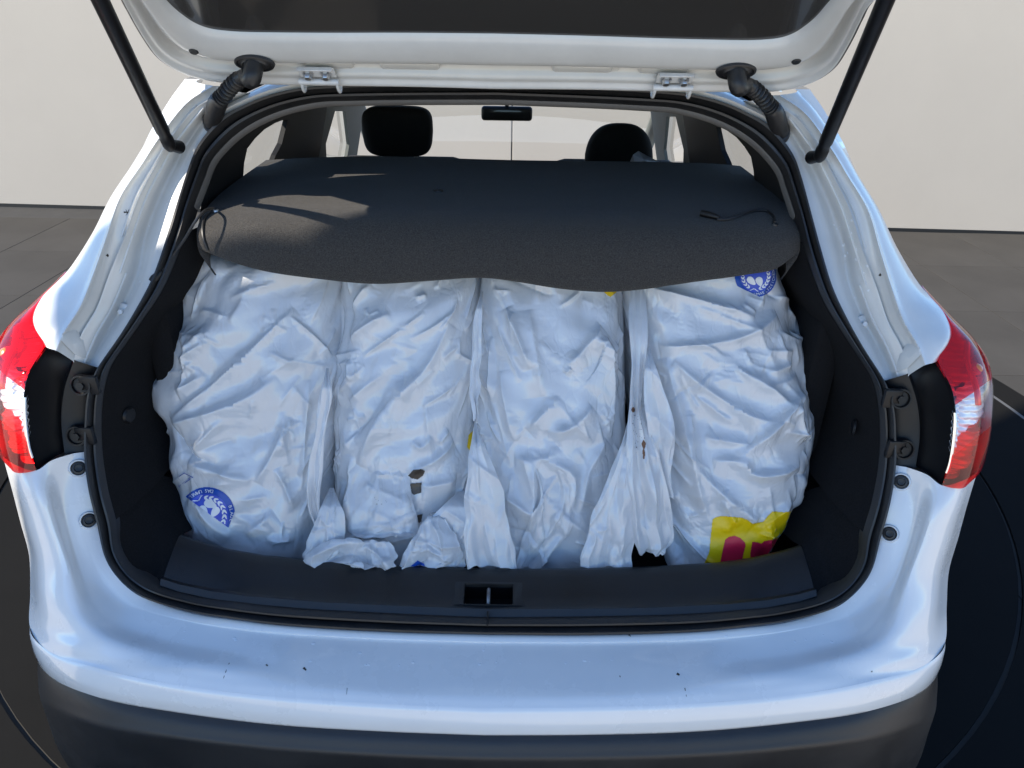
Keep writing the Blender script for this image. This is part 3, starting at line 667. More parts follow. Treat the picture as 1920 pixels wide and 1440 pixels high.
# hinges
for s in (1, -1):
    hx_ = float(TGp(1268, 140)[0])*s
    def hp(dx, dv, h): return tgw(np.array([[hx_+dx, dv]]), np.array([h]))[0]
    hi = MB().box(hp(0, .047, .001), (.033, .015, .0015), .001, 1, RT).build('hinge', M['hinge'], car)
    MB().box(hp(0, .062, .004), (.031, .0018, .004), .001, 1, RT).build('leaf_lip', M['hinge'], hi)
    for dx in (-.016, .016):
        b = MB().disc(hp(dx, .046, .002), (1, 0, 0), tv, .0100, .0100, .003, 20, ((1, 0), (1, 1), (0, 1)))
        b.disc(hp(dx, .046, .004), (1, 0, 0), tv, .0072, .0072, .010, 6, ((1, 0), (1, .85), (.85, 1), (0, 1))).build('bolt', M['metal'], hi)
    MB().tube(np.array([hp(-.036, .030, .010), hp(.036, .030, .010)]), .0055, 12).build('hinge_pin', M['hinge'], hi)
    for dx in (-.032, .032):
        e = hp(dx, -.012, .0)
        MB().tube(crp(np.array([hp(dx, .032, .011), hp(dx*1.02, .018, .016), hp(dx*1.03, .004, .014), np.array([hx_+dx*1.03, 1.482, 1.552]), np.array([hx_+dx*1.03, 1.50, 1.551])]), 5), .0030, 8).build('hinge_arm', M['hinge'], hi)
    for dx in (-.016, .016):
        MB().box(np.array([hx_+dx, 1.499, 1.537]), (.010, .005, .003), .001, 1).build('roof_bolt', M['dark'], hi)
# cable boots
for s in (1, -1):
    f = np.array([s, 1, 1])
    P, n = on(bvt, 1380, 130, .002); n = Vector((.05, -.66, -.75)).normalized(); u, v = frame(n); P = np.array(P)
    gm = MB().disc(P*f, (u if s > 0 else -u)*f, v*f, .036, .021, .007, 32, ((1, 0), (.97, .6), (.88, .8), (.8, .4), (.7, .5), (.6, 1), (0, 1))).build('cable_boot', M['rubber'], car)
    a = P+np.array(n)*.006
    el = crp(np.array([a, a+np.array(n)*.022+np.array([.002, 0, -.004]), W(1398, 160, 1.40), W(1412, 166, 1.405)]), 6)
    MB().tube(el*f, np.linspace(.0165, .0135, len(el)), 14).build('elbow', M['rubber'], gm)
    co = crp(np.array([W(1408, 164, 1.403), W(1425, 178, 1.415), W(1440, 196, 1.425), W(1450, 206, 1.43)]), 22)
    k = np.arange(len(co)); MB().tube(co*f, .0125+.0028*np.sin(k*2*math.pi/7.3), 16).build('bellows', M['rubber'], gm)
    lb = crp(np.array([W(1444, 198, 1.427), W(1453, 214, 1.437), W(1460, 236, 1.452), W(1466, 256, 1.47)]), 6)
    MB().tube(lb*f, np.interp(np.arange(len(lb)), [0, 3, 8, 14, 18], [.011, .0165, .0175, .016, .013]), 16).build('boot_foot', M['rubber'], gm)
    q = W(1464, 246, 1.462); MB().disc(q*f, np.array([1, 0, 0.2]), np.array([-.2, .3, .93]), .017, .024, .006, 24).build('foot_flange', M['rubber'], gm)
# gas struts
for s in (1, -1):
    f = np.array([s, 1, 1])
    a = W(1535, 298, 1.375); b = W(1661, 0, 1.11); d_ = (b-a)/np.linalg.norm(b-a)
    L = np.linalg.norm(b-a)+.22; pts = np.array([a+d_*t for t in (0, .01, .03, .032, .05, .052, L)])
    st = MB().tube(pts*f, [.0085, .0115, .0115, .0105, .0105, .0118, .0118], 18).build('gas_strut', M['gloss_black'], car)
    MB().tube(np.array([a+d_*.006+np.array([-.004, .028, -.006]), a+d_*.012+np.array([0, -.004, 0])])*f, [.012, .0095], 14).build('ball_joint', M['gloss_black'], st)

# ------------------------------------------------------------------ cabin seen over the shelf
for cx, top_, nm in ((746, 0, 'a'), (1160, 1, 'b')):
    D = 2.75
    if top_ == 0:
        c = W(746, 246, D); h = (.125, .05, .085)
    else:
        c = W(1160, 292, D); h = (.122, .06, .112)
    sb = MB().box((c[0], D+.05, .80), (.24, .08, .36), .05, 3).build('front_seat', M['seat'], car)
    m = MB(); n_ = 20
    A = []
    for k in range(25):
        ph = -math.pi/2+math.pi*k/24; row = []
        for j in range(40):
            th = 2*math.pi*j/40
            e1, e2 = (.45, .5) if top_ == 0 else (.75, .62)
            sg = lambda w, e: math.copysign(abs(w)**e, w)
            x = sg(math.cos(ph), e1)*sg(math.cos(th), e2); y = sg(math.cos(ph), e1)*sg(math.sin(th), e2); z = sg(math.sin(ph), e1)
            kx = 1-.06*max(-z, 0) if top_ == 0 else 1.0-.12*max(z, 0)
            row.append((c[0]+h[0]*x*kx, D+h[1]*y, c[2]+h[2]*z))
        A.append(row)
    hd = m.grid(np.array(A), close_v=True).build('headrest', M['seat'], sb)
    for dx in (-.06, .06):
        MB().tube(np.array([[c[0]+dx, D, c[2]-h[2]+.02], [c[0]+dx, D+.01, 1.12]]), .007, 8).build('headrest_post', M['metal'], sb)
mp_ = W(946, 218, 3.42); mi = MB()
mi.box(mp_+np.array([.01, 0, .012]), (.112, .018, .030), .014, 3).build('rear_view_mirror', M['gloss_black'], car)
MB().box(mp_+np.array([.01, -.0175, .012]), (.100, .002, .022), .001, 2).build('mirror_glass', M['glass_dark'], bpy.data.objects['rear_view_mirror'])
MB().tube(np.array([mp_+np.array([.01, .01, .03]), mp_+np.array([.01, -.05, .14]), mp_+np.array([.01, -.10, .27])]), .009, 8).build('mirror_stalk', M['gloss_black'], bpy.data.objects['rear_view_mirror'])

# ------------------------------------------------------------------ parcel shelf lying on the bags
sh = thing('parcel_shelf', (0, 1.6, 1.25), 'black felt parcel shelf pushed up and lying on top of the white bags', 'parcel shelf')
CU = [([(499,300),(600,295),(700,293),(960,300),(1250,304),(1340,307),(1388,311)], 1.90),
      ([(445,338),(560,333),(700,332),(960,338),(1250,343),(1370,345),(1436,347)], 1.66),
      ([(403,372),(540,371),(700,372),(960,378),(1250,383),(1390,382),(1470,377)], 1.48),
      ([(380,402),(530,406),(700,412),(960,420),(1250,422),(1400,418),(1489,408)], 1.362),
      ([(370,428),(520,443),(700,455),(960,462),(1250,464),(1410,453),(1498,434)], 1.325),
      ([(370,450),(520,476),(700,497),(960,502),(1250,508),(1412,484),(1500,458)], 1.312),
      ([(377,468),(430,489),(500,508),(600,522),(700,531),(800,526),(900,520),(960,526),(1050,540),(1130,546),(1200,542),(1300,528),(1400,514),(1455,503),(1492,477)], 1.315)]
NC = 81; rowsS = []
for pts, D in CU:
    p = resamp(np.array(pts, float), NC)
    xs = np.linspace(0, 1, NC); edge_d = .03*np.clip((abs(xs-.5)-.38)/.12, 0, 1)**2 if D < 1.5 else 0*xs
    rowsS.append(W(p[:, 0], p[:, 1], D+edge_d*1.4))
bot = rowsS[-1]
rowsS += [bot+np.array([0, .012, -.004]), bot+np.array([0, .03, .002]), bot+np.array([0, .06, .035]), np.stack([bot[:, 0]*.97, np.full(NC, 1.55), np.full(NC, 1.27)], 1)]
SG = crp(np.array(rowsS), 6)
xg = SG[..., 0]; yg = SG[..., 1]
# shallow moulded relief: tray between two welts
rel = -.006*(1/(1+np.exp(-(yg-1.43)/.008)))*(1/(1+np.exp((yg-1.60)/.008)))*(1/(1+np.exp((xg-.30)/.012)))*(1/(1+np.exp(-(xg+.42)/.012)))
SG[:54, :, 2] += rel[:54]
sg_o = MB().grid(SG)
for c_ in (0, -1):
    e = SG[:42, c_]; inn_ = e*np.array([.97, 1, 1])+np.array([0, .0, -.05]); sg_o.grid(np.stack([e, e*np.array([1.003, 1, 1])+np.array([0, 0, -.012]), inn_], 1))
so_ = sg_o.build('shelf_board', M['shelf'], sh)
bvs = onbv(so_)
P, n = on(bvs, 822, 359, 0); MB().disc(P, (1, 0, 0), (0, 1, 0), .010, .010, .003, 20, ((1, 0), (.9, 1), (.5, 1), (.45, .2), (0, .2))).build('clip', M['gloss_black'], sh)
def cord(pts, r, name):
    q = []
    for p in pts:
        if len(p) == 3: q.append(W(*p))
        else:
            h, n = on(bvs, p[0], p[1], .003); q.append(np.array(h))
    return MB().tube(crp(np.array(q), 8), r, 8).build(name, M['rubber'], sh)
cord([(404, 395), (396, 391, 1.36), (383, 396, 1.335), (368, 413, 1.315), (345, 450, 1.315), (318, 488, 1.315), (304, 508, 1.295)], .0026, 'cord')
cord([(398, 399), (386, 410), (382, 432), (385, 452), (391, 468)], .0026, 'cord')
cord([(1451, 419), (1450, 408), (1436, 398), (1415, 398), (1390, 406), (1362, 414), (1344, 414)], .0026, 'cord')
a, b = W(303, 508, 1.293), W(285, 529, 1.283)
MB().tube(np.array([a, lerp(a, b, .2), lerp(a, b, .7), lerp(a, b, .97), b]), [.003, .006, .0085, .0075, .002], 10).build('cord_toggle', M['gloss_black'], sh)
a, b = (np.array(on(bvs, x, y, .006)[0]) for x, y in ((1348, 413), (1313, 405)))
MB().tube(np.array([a, lerp(a, b, .2), lerp(a, b, .7), lerp(a, b, .97), b]), [.003, .0055, .007, .0065, .002], 10).build('cord_toggle', M['gloss_black'], sh)
for px, py in ((405, 396), (1453, 421)):
    P, n = on(bvs, px, py, 0); u, v = frame(n); MB().disc(P, u, v, .006, .006, .003).build('eyelet', M['metal'] if px < 900 else M['rubber'], sh)
# ------------------------------------------------------------------ white bags
def perlin(x, y, seed):
    r = np.random.default_rng(seed); ga = r.uniform(0, 2*math.pi, (64, 64)); gx_, gy_ = np.cos(ga), np.sin(ga)
    x0 = np.floor(x).astype(int); y0 = np.floor(y).astype(int); fx, fy = x-x0, y-y0
    def d(i, j): return gx_[(x0+i) % 64, (y0+j) % 64]*(fx-i)+gy_[(x0+i) % 64, (y0+j) % 64]*(fy-j)
    u = fx*fx*fx*(fx*(fx*6-15)+10); v = fy*fy*fy*(fy*(fy*6-15)+10)
    return (d(0, 0)*(1-u)+d(1, 0)*u)*(1-v)+(d(0, 1)*(1-u)+d(1, 1)*u)*v
def fold(x, y, pts, w, h, kind='s'):
    """a crease along a polyline, in mm: 's' one steep and one gentle flank, 'r' a ridge, 'v' a valley"""
    P = resamp(np.array(pts, float), max(4, 4*(len(pts)-1)+1)) if len(pts) > 2 else np.array(pts, float)
    best = np.full(x.shape, 1e9); sg = np.zeros(x.shape); tt_ = np.zeros(x.shape); n = len(P)-1
    for i in range(n):
        a, b = P[i], P[i+1]; d = b-a; L = np.hypot(*d)+1e-6; d = d/L
        t = np.clip(((x-a[0])*d[0]+(y-a[1])*d[1]), 0, L); ex, ey = x-a[0]-d[0]*t, y-a[1]-d[1]*t
        q = np.hypot(ex, ey); m_ = q < best; best = np.where(m_, q, best)
        sg = np.where(m_, np.sign(d[0]*(y-a[1])-d[1]*(x-a[0])), sg); tt_ = np.where(m_, (i+t/L)/n, tt_)
    env = np.clip(np.minimum(tt_, 1-tt_)*4, 0.0, 1)**.7; best = np.sqrt(best**2+4)-2
    if kind == 's': z = np.where(sg > 0, np.exp(-best/(w*2.6)), np.exp(-best/(w*.75)))
    elif kind == 'r': z = np.exp(-best/w)
    else: z = -np.exp(-best/w)
    return h*env*z
def crumple(x, y, seed, ang=-.7, amp=1.0, dens=1.0):
    """pulled film: a few broad waves, many straight sharp creases, small stars of creases"""
    wx = x+14*perlin(x/85, y/85, seed+1); wy = y+14*perlin(x/85+9, y/85+4, seed+2)
    h = np.zeros_like(x)
    for k, (da, sx, sy, a) in enumerate(((0, 260, 70, 7.0), (.45, 170, 48, 5.0), (-.5, 110, 34, 2.6))):
        c, s_ = math.cos(ang+da), math.sin(ang+da); u, v = (wx*c+wy*s_)/sx, (-wx*s_+wy*c)/sy
        h += a*perlin(u+k*5.3, v+k*2.1, seed+5+k)*1.3
    r = np.random.default_rng(seed+99); x0, x1, y0, y1 = x.min(), x.max(), max(y.min(), 480), y.max()
    area = (x1-x0)*(y1-y0)/150000.0
    def crease(px, py, a, L, w, hh, kind):
        dx, dy = math.cos(a)*L/2, math.sin(a)*L/2; bend = r.normal(0, L*.05)
        m_ = (np.abs(x-px) < L*.6+w*6+6) & (np.abs(y-py) < L*.6+w*6+6)
        if m_.any(): h[m_] += fold(x[m_], y[m_], [(px-dx, py-dy), (px-dy/L*bend, py+dx/L*bend), (px+dx, py+dy)], w, hh, kind)
    for _ in range(int(44*area*dens)+3):
        a = ang+r.normal(0, .42) if r.random() < .72 else r.uniform(0, math.pi)
        L = r.uniform(28, 75) if r.random() < .7 else r.uniform(75, 150)
        crease(r.uniform(x0, x1), r.uniform(y0, y1), a, L, r.uniform(1.8, 5.5), r.uniform(.8, 3.4)*(.7+L/150), 'r' if r.random() < .5 else ('s' if r.random() < .7 else 'v'))
    for _ in range(int(5*area*dens)+1):
        px, py, n_, a0 = r.uniform(x0, x1), r.uniform(y0, y1), r.integers(4, 7), r.uniform(0, 3)
        for q in range(n_):
            a = a0+q*2*math.pi/n_+r.normal(0, .25); L = r.uniform(14, 34); crease(px+math.cos(a)*L*.5, py+math.sin(a)*L*.5, a, L, r.uniform(1.8, 3.5), r.uniform(1.0, 2.6), 'r')
    h += .22*(1-4*np.abs(perlin(wx/17, wy/9, seed+31)))*np.clip(.3+2*perlin(x/70, y/70, seed+32), 0, 1)
    return h*amp
def grid_normals(A):
    du = np.gradient(A, axis=0); dv = np.gradient(A, axis=1); n = np.cross(du, dv); n /= np.linalg.norm(n, axis=2)[..., None]+1e-12
    return np.where((n @ np.array([0, -1.0, .4]) < 0)[..., None], -n, n)
BV = {}
def bag_body(th, name, rows, dep, folds, seed, ang, nu=270, nv=390, amp=1.0):
    rows = np.array(rows, float); R_ = resamp(rows[:, :], nv)
    # keep rows evenly spaced in y
    ys_ = np.linspace(rows[0, 0], rows[-1, 0], nv); rc = crp(rows, 10)
    R_ = np.stack([ys_]+[np.interp(ys_, rc[:, 0], rc[:, k]) for k in (1, 2, 3)], 1)
    th_ = np.linspace(-1, 1, nu); ang_ = th_*math.pi*.5
    ex = np.sign(th_)*np.abs(np.sin(ang_))**.62; dd = dep*(1-np.abs(np.cos(ang_))**.42)
    xc = (R_[:, 1]+R_[:, 2])/2; hw = (R_[:, 2]-R_[:, 1])/2
    X = xc[:, None]+hw[:, None]*ex[None]; Y = np.repeat(R_[:, :1], nu, 1); D = np.repeat(R_[:, 3:4], nu, 1)
    A = W(X, Y, D); A[..., 1] += dd[None]
    A[..., 0] += (A[..., 0]-A[:, nu//2:nu//2+1, 0])*(dd[None]*.55)      # sides run back parallel, not towards the eye
    sx_ = X+np.sign(th_)[None]*dd[None]*900
    h = crumple(sx_, Y, seed, ang, amp)
    for f in folds: h += 1.35*fold(sx_, Y, *f)
    edge = np.clip((1-np.abs(th_))*3.2, .10, 1)[None]
    A = A+grid_normals(A)*(h*edge*.00150)[..., None]
    # close the sack behind
    bk = A[:, [0, -1]].copy(); mid = (A[:, 0]+A[:, -1])/2+np.array([0, .05, 0])
    o = MB().grid(np.concatenate([A, mid[:, None], A[:, :1]], 1)).build(name, M['film'], th)
    for e in (): pass
    BV[th.name] = BV.get(th.name, [])+[onbv(o)]
    return o
def sheet(th, name, rows, seed, ang=1.45, amp=1.0, pleat=0.0, np_=3, folds=(), mat='film_thin', nu=70, nv=100, lie=None):
    """loose film: rows of (y, left x, right x, D)"""
    rc = crp(np.array(rows, float), 12); t = np.linspace(0, 1, nv); k = np.linspace(0, 1, len(rc))
    r = np.stack([np.interp(t, k, rc[:, i]) for i in range(rc.shape[1])], 1)
    u = np.linspace(0, 1, nu)[None]
    jag = 9*t**.7*perlin(t*6+seed, t*0+.5, seed+70); jag2 = 9*t**.7*perlin(t*7+seed, t*0+2.5, seed+71)
    X = (r[:, 1]+jag)[:, None]*(1-u)+(r[:, 2]+jag2)[:, None]*u
    Y = r[:, :1]+0*u+ (2.0*np.sin(u*9+seed)+8*perlin(u*5+seed*.7, u*0+.3, seed+72))*(t[:, None]**3)
    if len(rows[0]) > 4: Y = Y+r[:, 4:5]*(u-.5)
    D = r[:, 3:4]+.05*np.clip(1-t/.16, 0, 1)[:, None]**1.5+0*u
    A = W(X, Y, D)
    if lie:
        bv, o0, o1 = lie
        for i in range(nv):
            for j in range(nu):
                d = Vector(ray(X[i, j], Y[i, j])).normalized(); q = bv.ray_cast(Vector(C0), d)
                if q[0] is not None: A[i, j] = q[0]-d*(o0+(o1-o0)*t[i]**1.3)
    h = crumple(X, Y, seed, ang, amp)*np.clip(t*3, .1, 1)[:, None]
    ph = u*np_*math.pi*2+2*perlin(X/60, Y/90, seed+40); h = h+pleat*(2/math.pi)*np.arcsin(np.sin(ph))*(.1+.9*t[:, None]**.8)*(.5+1.0*np.abs(perlin(X/45, Y/110, seed+44))*2)
    for f in folds: h = h+fold(X, Y, *f)
    A = A+grid_normals(A)*(h*.001)[..., None]
    o = MB().grid(A).build(name, M[mat], th)
    BV[th.name] = BV.get(th.name, [])+[onbv(o)]
    return o
G = 'white carrier bags packed in the boot'
b1 = thing('carrier_bag', (-.48, 1.3, .60), 'full white plastic bag with a blue round emblem near its foot', 'bag', G)
b2 = thing('carrier_bag', (-.17, 1.3, .60), 'full white plastic bag with torn dark holes and loose flaps spilling onto the sill', 'bag', G)
b3 = thing('carrier_bag', (.13, 1.3, .60), 'full white plastic bag with a small yellow corner print just under the shelf', 'bag', G)
b4 = thing('carrier_bag', (.45, 1.3, .60), 'bulging white plastic bag with a yellow and red print at its foot', 'bag', G)
sack1 = bag_body(b1, 'sack', [(470,380,608,1.47),(500,350,634,1.40),(540,322,640,1.378),(600,296,636,1.35),(640,274,632,1.33),(700,274,626,1.305),(780,254,616,1.275),(815,274,612,1.26),(850,286,606,1.245),(950,300,600,1.21),(1020,310,596,1.185),(1090,316,594,1.165)], .20,
  [([(301,798),(403,720),(490,642),(555,581)],10,11),([(301,802),(395,773),(465,745),(522,708)],9,9),([(340,660),(385,625)],8,6),([(330,679),(395,642)],8,6),([(321,740),(383,704)],9,7),
   ([(358,847),(424,786)],7,6,'r'),([(346,868),(420,885),(473,900)],9,9),([(481,904),(515,850),(547,786)],8,7),([(461,1003),(514,962)],9,7),([(300,800),(340,850),(420,880)],7,7,'v'),
   ([(575,930),(582,830),(590,720)],8,5,'r'),([(430,560),(520,530)],6,4,'r'),([(500,1010),(560,1020)],6,5,'r'),([(520,880),(560,960)],7,5,'r'),([(345,925),(430,1010)],9,7)], 11, -.65)
sack2 = bag_body(b2, 'sack', [(480,650,850,1.47),(510,634,890,1.40),(545,628,897,1.378),(620,620,893,1.34),(700,613,890,1.305),(800,607,886,1.265),(900,611,884,1.23),(1000,616,880,1.195),(1090,620,878,1.165)], .20,
  [([(669,874),(724,763),(795,696),(849,609)],12,13),([(633,834),(692,787),(748,732)],14,8,'v'),([(637,589),(692,534)],7,6,'r'),([(641,645),(690,612),(732,589)],8,7,'r'),([(764,886),(820,862),(866,834)],9,10),
   ([(775,826),(790,838),(812,820)],6,5,'r'),([(826,835),(850,812)],6,5,'r'),([(640,680),(650,720)],8,6,'r'),([(780,560),(800,552)],5,4,'r'),([(650,860),(640,980)],8,6,'r'),([(790,910),(870,905)],8,6),([(640,760),(720,700)],9,5,'r')], 23, -.75)
sack3 = bag_body(b3, 'sack', [(490,920,1140,1.47),(515,908,1160,1.40),(550,900,1172,1.378),(620,893,1174,1.34),(700,889,1177,1.305),(800,887,1178,1.265),(900,892,1180,1.23),(1000,890,1184,1.195),(1090,884,1186,1.165)], .20,
  [([(943,581),(970,635),(994,692)],9,10,'r'),([(990,581),(1005,660),(1018,743)],9,7),([(1062,688),(1137,615)],10,9),([(1119,660),(1137,639),(1165,732),(1169,834)],8,9),([(987,807),(1046,743)],8,9),
   ([(1030,811),(1070,800),(1113,763)],9,10),([(960,862),(1018,858),(1046,838)],8,8),([(998,862),(1002,930),(990,997)],9,10),([(1022,858),(1075,890),(1072,960)],9,8),([(940,930),(1000,960)],8,7),([(900,640),(905,760)],7,5,'r'),
   ([(1060,700),(1070,690)],5,5,'r'),([(930,700),(960,830)],9,6,'r'),([(1090,960),(1110,880),(1150,830)],9,7)], 37, .9)
sack4 = bag_body(b4, 'sack', [(480,1224,1444,1.47),(505,1189,1476,1.40),(545,1178,1488,1.378),(600,1186,1502,1.35),(650,1194,1526,1.33),(700,1200,1538,1.305),(745,1207,1544,1.29),(820,1216,1548,1.26),(900,1230,1544,1.23),(960,1240,1530,1.21),(1010,1246,1502,1.192),(1050,1250,1464,1.178),(1090,1254,1414,1.165)], .22,
  [([(1200,544),(1293,560),(1418,597)],8,8,'r'),([(1224,657),(1300,648),(1369,637),(1482,597)],11,10),([(1257,681),(1321,726),(1402,778),(1458,794)],11,11),([(1373,689),(1442,726),(1482,766)],9,9),
   ([(1378,858),(1450,794),(1502,750),(1528,750)],13,16),([(1333,862),(1386,862),(1402,883),(1514,879)],11,12),([(1293,778),(1301,867),(1350,920),(1418,975)],11,11),([(1240,677),(1281,806),(1305,903),(1329,983)],10,9),
   ([(1300,740),(1380,800)],8,6,'r'),([(1440,700),(1510,690)],8,6,'r'),([(1320,820),(1400,830)],8,7,'r'),([(1490,760),(1520,840)],8,6,'r'),([(1350,930),(1380,985)],8,6,'r'),([(1430,980),(1500,950)],9,7)], 53, .55, amp=1.1)
# loose film of the first two bags
sheet(b1, 'side_fold', [(690,612,616,1.262),(740,600,622,1.25),(800,592,612,1.232),(880,580,602,1.205),(950,576,598,1.185),(985,590,604,1.178)], 61, pleat=7, np_=1.5, amp=.6, nu=40)
sheet(b2, 'flap', [(770,640,835,1.262),(850,640,785,1.225),(900,640,768,1.20),(950,630,776,1.178),(1000,620,788,1.158),(1007,619,790,1.156)], 62, ang=1.2, pleat=5, np_=1.7, amp=1.0, lie=(BV['carrier_bag.001'][0], -.012, .042),
      folds=[([(700,1000),(712,930),(705,880)],9,8,'r'),([(770,1000),(760,940),(764,884)],8,7),([(640,995),(720,985),(788,1002)],7,5,'r')])
sheet(b2, 'handle', [(1008,625,720,1.146),(1022,598,735,1.138),(1040,575,745,1.128),(1054,564,742,1.119),(1066,620,740,1.112)], 63, ang=.2, pleat=12, np_=2.4, amp=1.1,
      folds=[([(570,1050),(640,1020),(680,1012)],8,14,'r'),([(683,1022),(715,1045),(735,1064)],7,12,'r'),([(600,1055),(660,1040),(700,1060)],8,-10,'r')], nu=110, nv=60)
sheet(b2, 'side_flap', [(915,618,626,1.20),(970,592,645,1.172),(1010,578,645,1.155),(1035,568,640,1.142),(1052,564,620,1.134)], 64, pleat=8, np_=1.6, amp=1.3)
sheet(b2, 'handle', [(955,816,822,1.182),(985,790,842,1.166),(1010,775,856,1.15),(1040,757,868,1.136),(1064,748,850,1.124)], 65, ang=1.2, pleat=11, np_=1.8, amp=1.4,
      folds=[([(806,970),(825,1010),(832,1040)],6,14,'r'),([(775,1045),(800,1030),(850,1050)],8,9,'r')])
sheet(b2, 'side_flap', [(920,860,884,1.20),(985,800,882,1.172),(1020,800,884,1.157),(1062,810,870,1.14)], 66, ang=.6, pleat=5, np_=1.3, amp=1.4)
# third bag
sheet(b3, 'side_flap', [(790,890,893,1.23),(850,880,914,1.205),(900,874,935,1.185),(950,871,948,1.168),(1000,871,960,1.15),(1064,878,972,1.128)], 67, ang=1.3, pleat=9, np_=1.8, amp=1.4,
      folds=[([(892,820),(900,930),(925,1060)],8,10,'r')])
sheet(b3, 'side_flap', [(790,1177,1180,1.23),(850,1158,1181,1.207),(900,1138,1182,1.19),(960,1114,1186,1.168),(1020,1098,1190,1.147),(1066,1086,1186,1.13)], 68, ang=1.75, pleat=9, np_=1.6, amp=1.4,
      folds=[([(1170,850),(1140,960),(1120,1060)],8,9,'r')])
sheet(b3, 'flap', [(820,985,1035,1.236),(880,1000,1068,1.21),(930,1006,1078,1.19),(980,994,1076,1.168),(1030,976,1040,1.15),(1066,966,1010,1.138)], 69, ang=1.9, pleat=6, np_=1.4, amp=1.0, lie=(BV['carrier_bag.002'][0], -.010, .020),
      folds=[([(1035,850),(1060,920),(1040,985),(990,1040)],9,9)])
sheet(b3, 'side_fold', [(545,902,905,1.372),(600,888,904,1.345),(680,884,902,1.308),(735,880,898,1.28),(790,888,898,1.25)], 70, pleat=6, np_=1.3, amp=.6, nu=30)
# bunched film between the last two bags
bun = sheet(b4, 'bunched_film', [(520,1182,1206,1.372),(600,1180,1214,1.335),(680,1184,1212,1.30),(740,1182,1204,1.268),(775,1180,1206,1.248),(850,1174,1234,1.215),(920,1171,1252,1.19),(980,1176,1266,1.172),(1020,1188,1264,1.16),(1038,1200,1242,1.155)], 71, ang=1.5, pleat=10, np_=1.9, amp=1.7,
      folds=[([(1195,770),(1205,860),(1230,960)],7,10,'r'),([(1186,790),(1184,900),(1195,990)],6,9,'r')])
sheet(b4, 'side_fold', [(650,1214,1218,1.29),(720,1208,1240,1.262),(800,1212,1262,1.235),(880,1222,1262,1.21),(935,1236,1264,1.19)], 72, ang=1.35, pleat=7, np_=1.4, amp=1.3, nu=40)
sm = thing('plastic_bag_scrap', (.39, 2.16, 1.28), 'small white crumpled plastic bag tip behind the shelf by the rounded headrest', 'bag')
q = [W(1190, 312, 2.12), W(1187, 290, 2.14), W(1197, 283, 2.15), W(1213, 292, 2.14), W(1236, 303, 2.12), W(1240, 314, 2.12)]; cq = W(1207, 300, 2.10)
MB().add(q+[cq]+[p+np.array([0, .05, -.03]) for p in q], [(i, i+1, 6) for i in range(5)]+[(i, i+1, i+8, i+7) for i in range(5)]).build('film', M['film'], sm, smooth=False)

# ------------------------------------------------------------------ print on the bags
def hit(th, px, py, off):
    d = Vector(ray(px, py)).normalized(); best = None
    for bv in BV[th.name]:
        h = bv.ray_cast(Vector(C0), d)
        if h[0] is not None and (best is None or h[3] < best[3]): best = h
    if best is None: return None
    return best[0]-d*off
def raster(th, name, mat, inside, x0, y0, x1, y1, step=.8, off=.0012):
    xs = np.arange(x0, x1+step, step); ys = np.arange(y0, y1+step, step); idx = {}; m = MB(); lastd = None
    def vid(i, j):
        if (i, j) not in idx:
            p = hit(th, xs[i], ys[j], off)
            if p is None: idx[i, j] = None
            else: idx[i, j] = len(m.v); m.v.append(tuple(p))
        return idx[i, j]
    for i in range(len(xs)-1):
        for j in range(len(ys)-1):
            if inside(xs[i]+step/2, ys[j]+step/2):
                q = [vid(i, j), vid(i+1, j), vid(i+1, j+1), vid(i, j+1)]
                if None in q: continue
                c = [m.v[k][1] for k in q]
                if max(c)-min(c) < .012: m.f.append(tuple(q))
    o = m.build(name, mat, th); o['kind'] = 'stuff'; return o
def inpoly(P):
    P = np.array(P, float)
    def f(x, y):
        r = False; n = len(P); j = n-1
        for i in range(n):
            if (P[i][1] > y) != (P[j][1] > y) and x < (P[j][0]-P[i][0])*(y-P[i][1])/(P[j][1]-P[i][1])+P[i][0]: r = not r
            j = i
        return r
    return f
def glyph(ch):
    cu = bpy.data.curves.new('g', 'FONT'); cu.body = ch; cu.align_x = 'CENTER'; cu.align_y = 'CENTER'; cu.resolution_u = 3; cu.fill_mode = 'FRONT'
    o = bpy.data.objects.new('g', cu); S.collection.objects.link(o); dg = bpy.context.evaluated_depsgraph_get(); me = o.evaluated_get(dg).to_mesh()
    v = [(p.co.x, p.co.y) for p in me.vertices]; f = [tuple(p.vertices) for p in me.polygons]
    o.evaluated_get(dg).to_mesh_clear(); bpy.data.objects.remove(o); bpy.data.curves.remove(cu); return v, f
def letters(th, m, items, off=.0024):
    """items: character, centre px, size px, direction of reading and 'up' in the picture"""
    for ch, cx, cy, sz, rd, upv, keep in items:
        v, f = glyph(ch); V = []
        for a, b in v:
            x = cx+sz*(a*rd[0]+b*upv[0]); y = cy+sz*(a*rd[1]+b*upv[1])
            p = hit(th, x, y, off); V.append(p)
        if any(p is None for p in V): continue
        if keep is None or keep(cx, cy): m.add(V, f)
def arc_text(txt, c, r, a0, da, sz, inward, keep):
    out = []
    for k, ch in enumerate(txt):
        if ch == ' ': continue
        a = math.radians(a0+da*k); rad = (math.cos(a), math.sin(a)); tan = (-math.sin(a), math.cos(a))
        upv = (-rad[0], -rad[1]) if inward else rad; rd = (-tan[0], -tan[1]) if inward else tan
        out.append((ch, c[0]+r*rad[0], c[1]+r*rad[1], sz, rd, upv, keep))
    return out
def leaf(cx, cy, L, w, a):
    t = np.linspace(0, 2*math.pi, 14, endpoint=False); s = np.sin(t); x = L*np.cos(t)*.5; y = w*s*(1-.35*np.cos(t))*.5
    return [(cx+x_*math.cos(a)-y_*math.sin(a), cy+x_*math.sin(a)+y_*math.cos(a)) for x_, y_ in zip(x, y)]
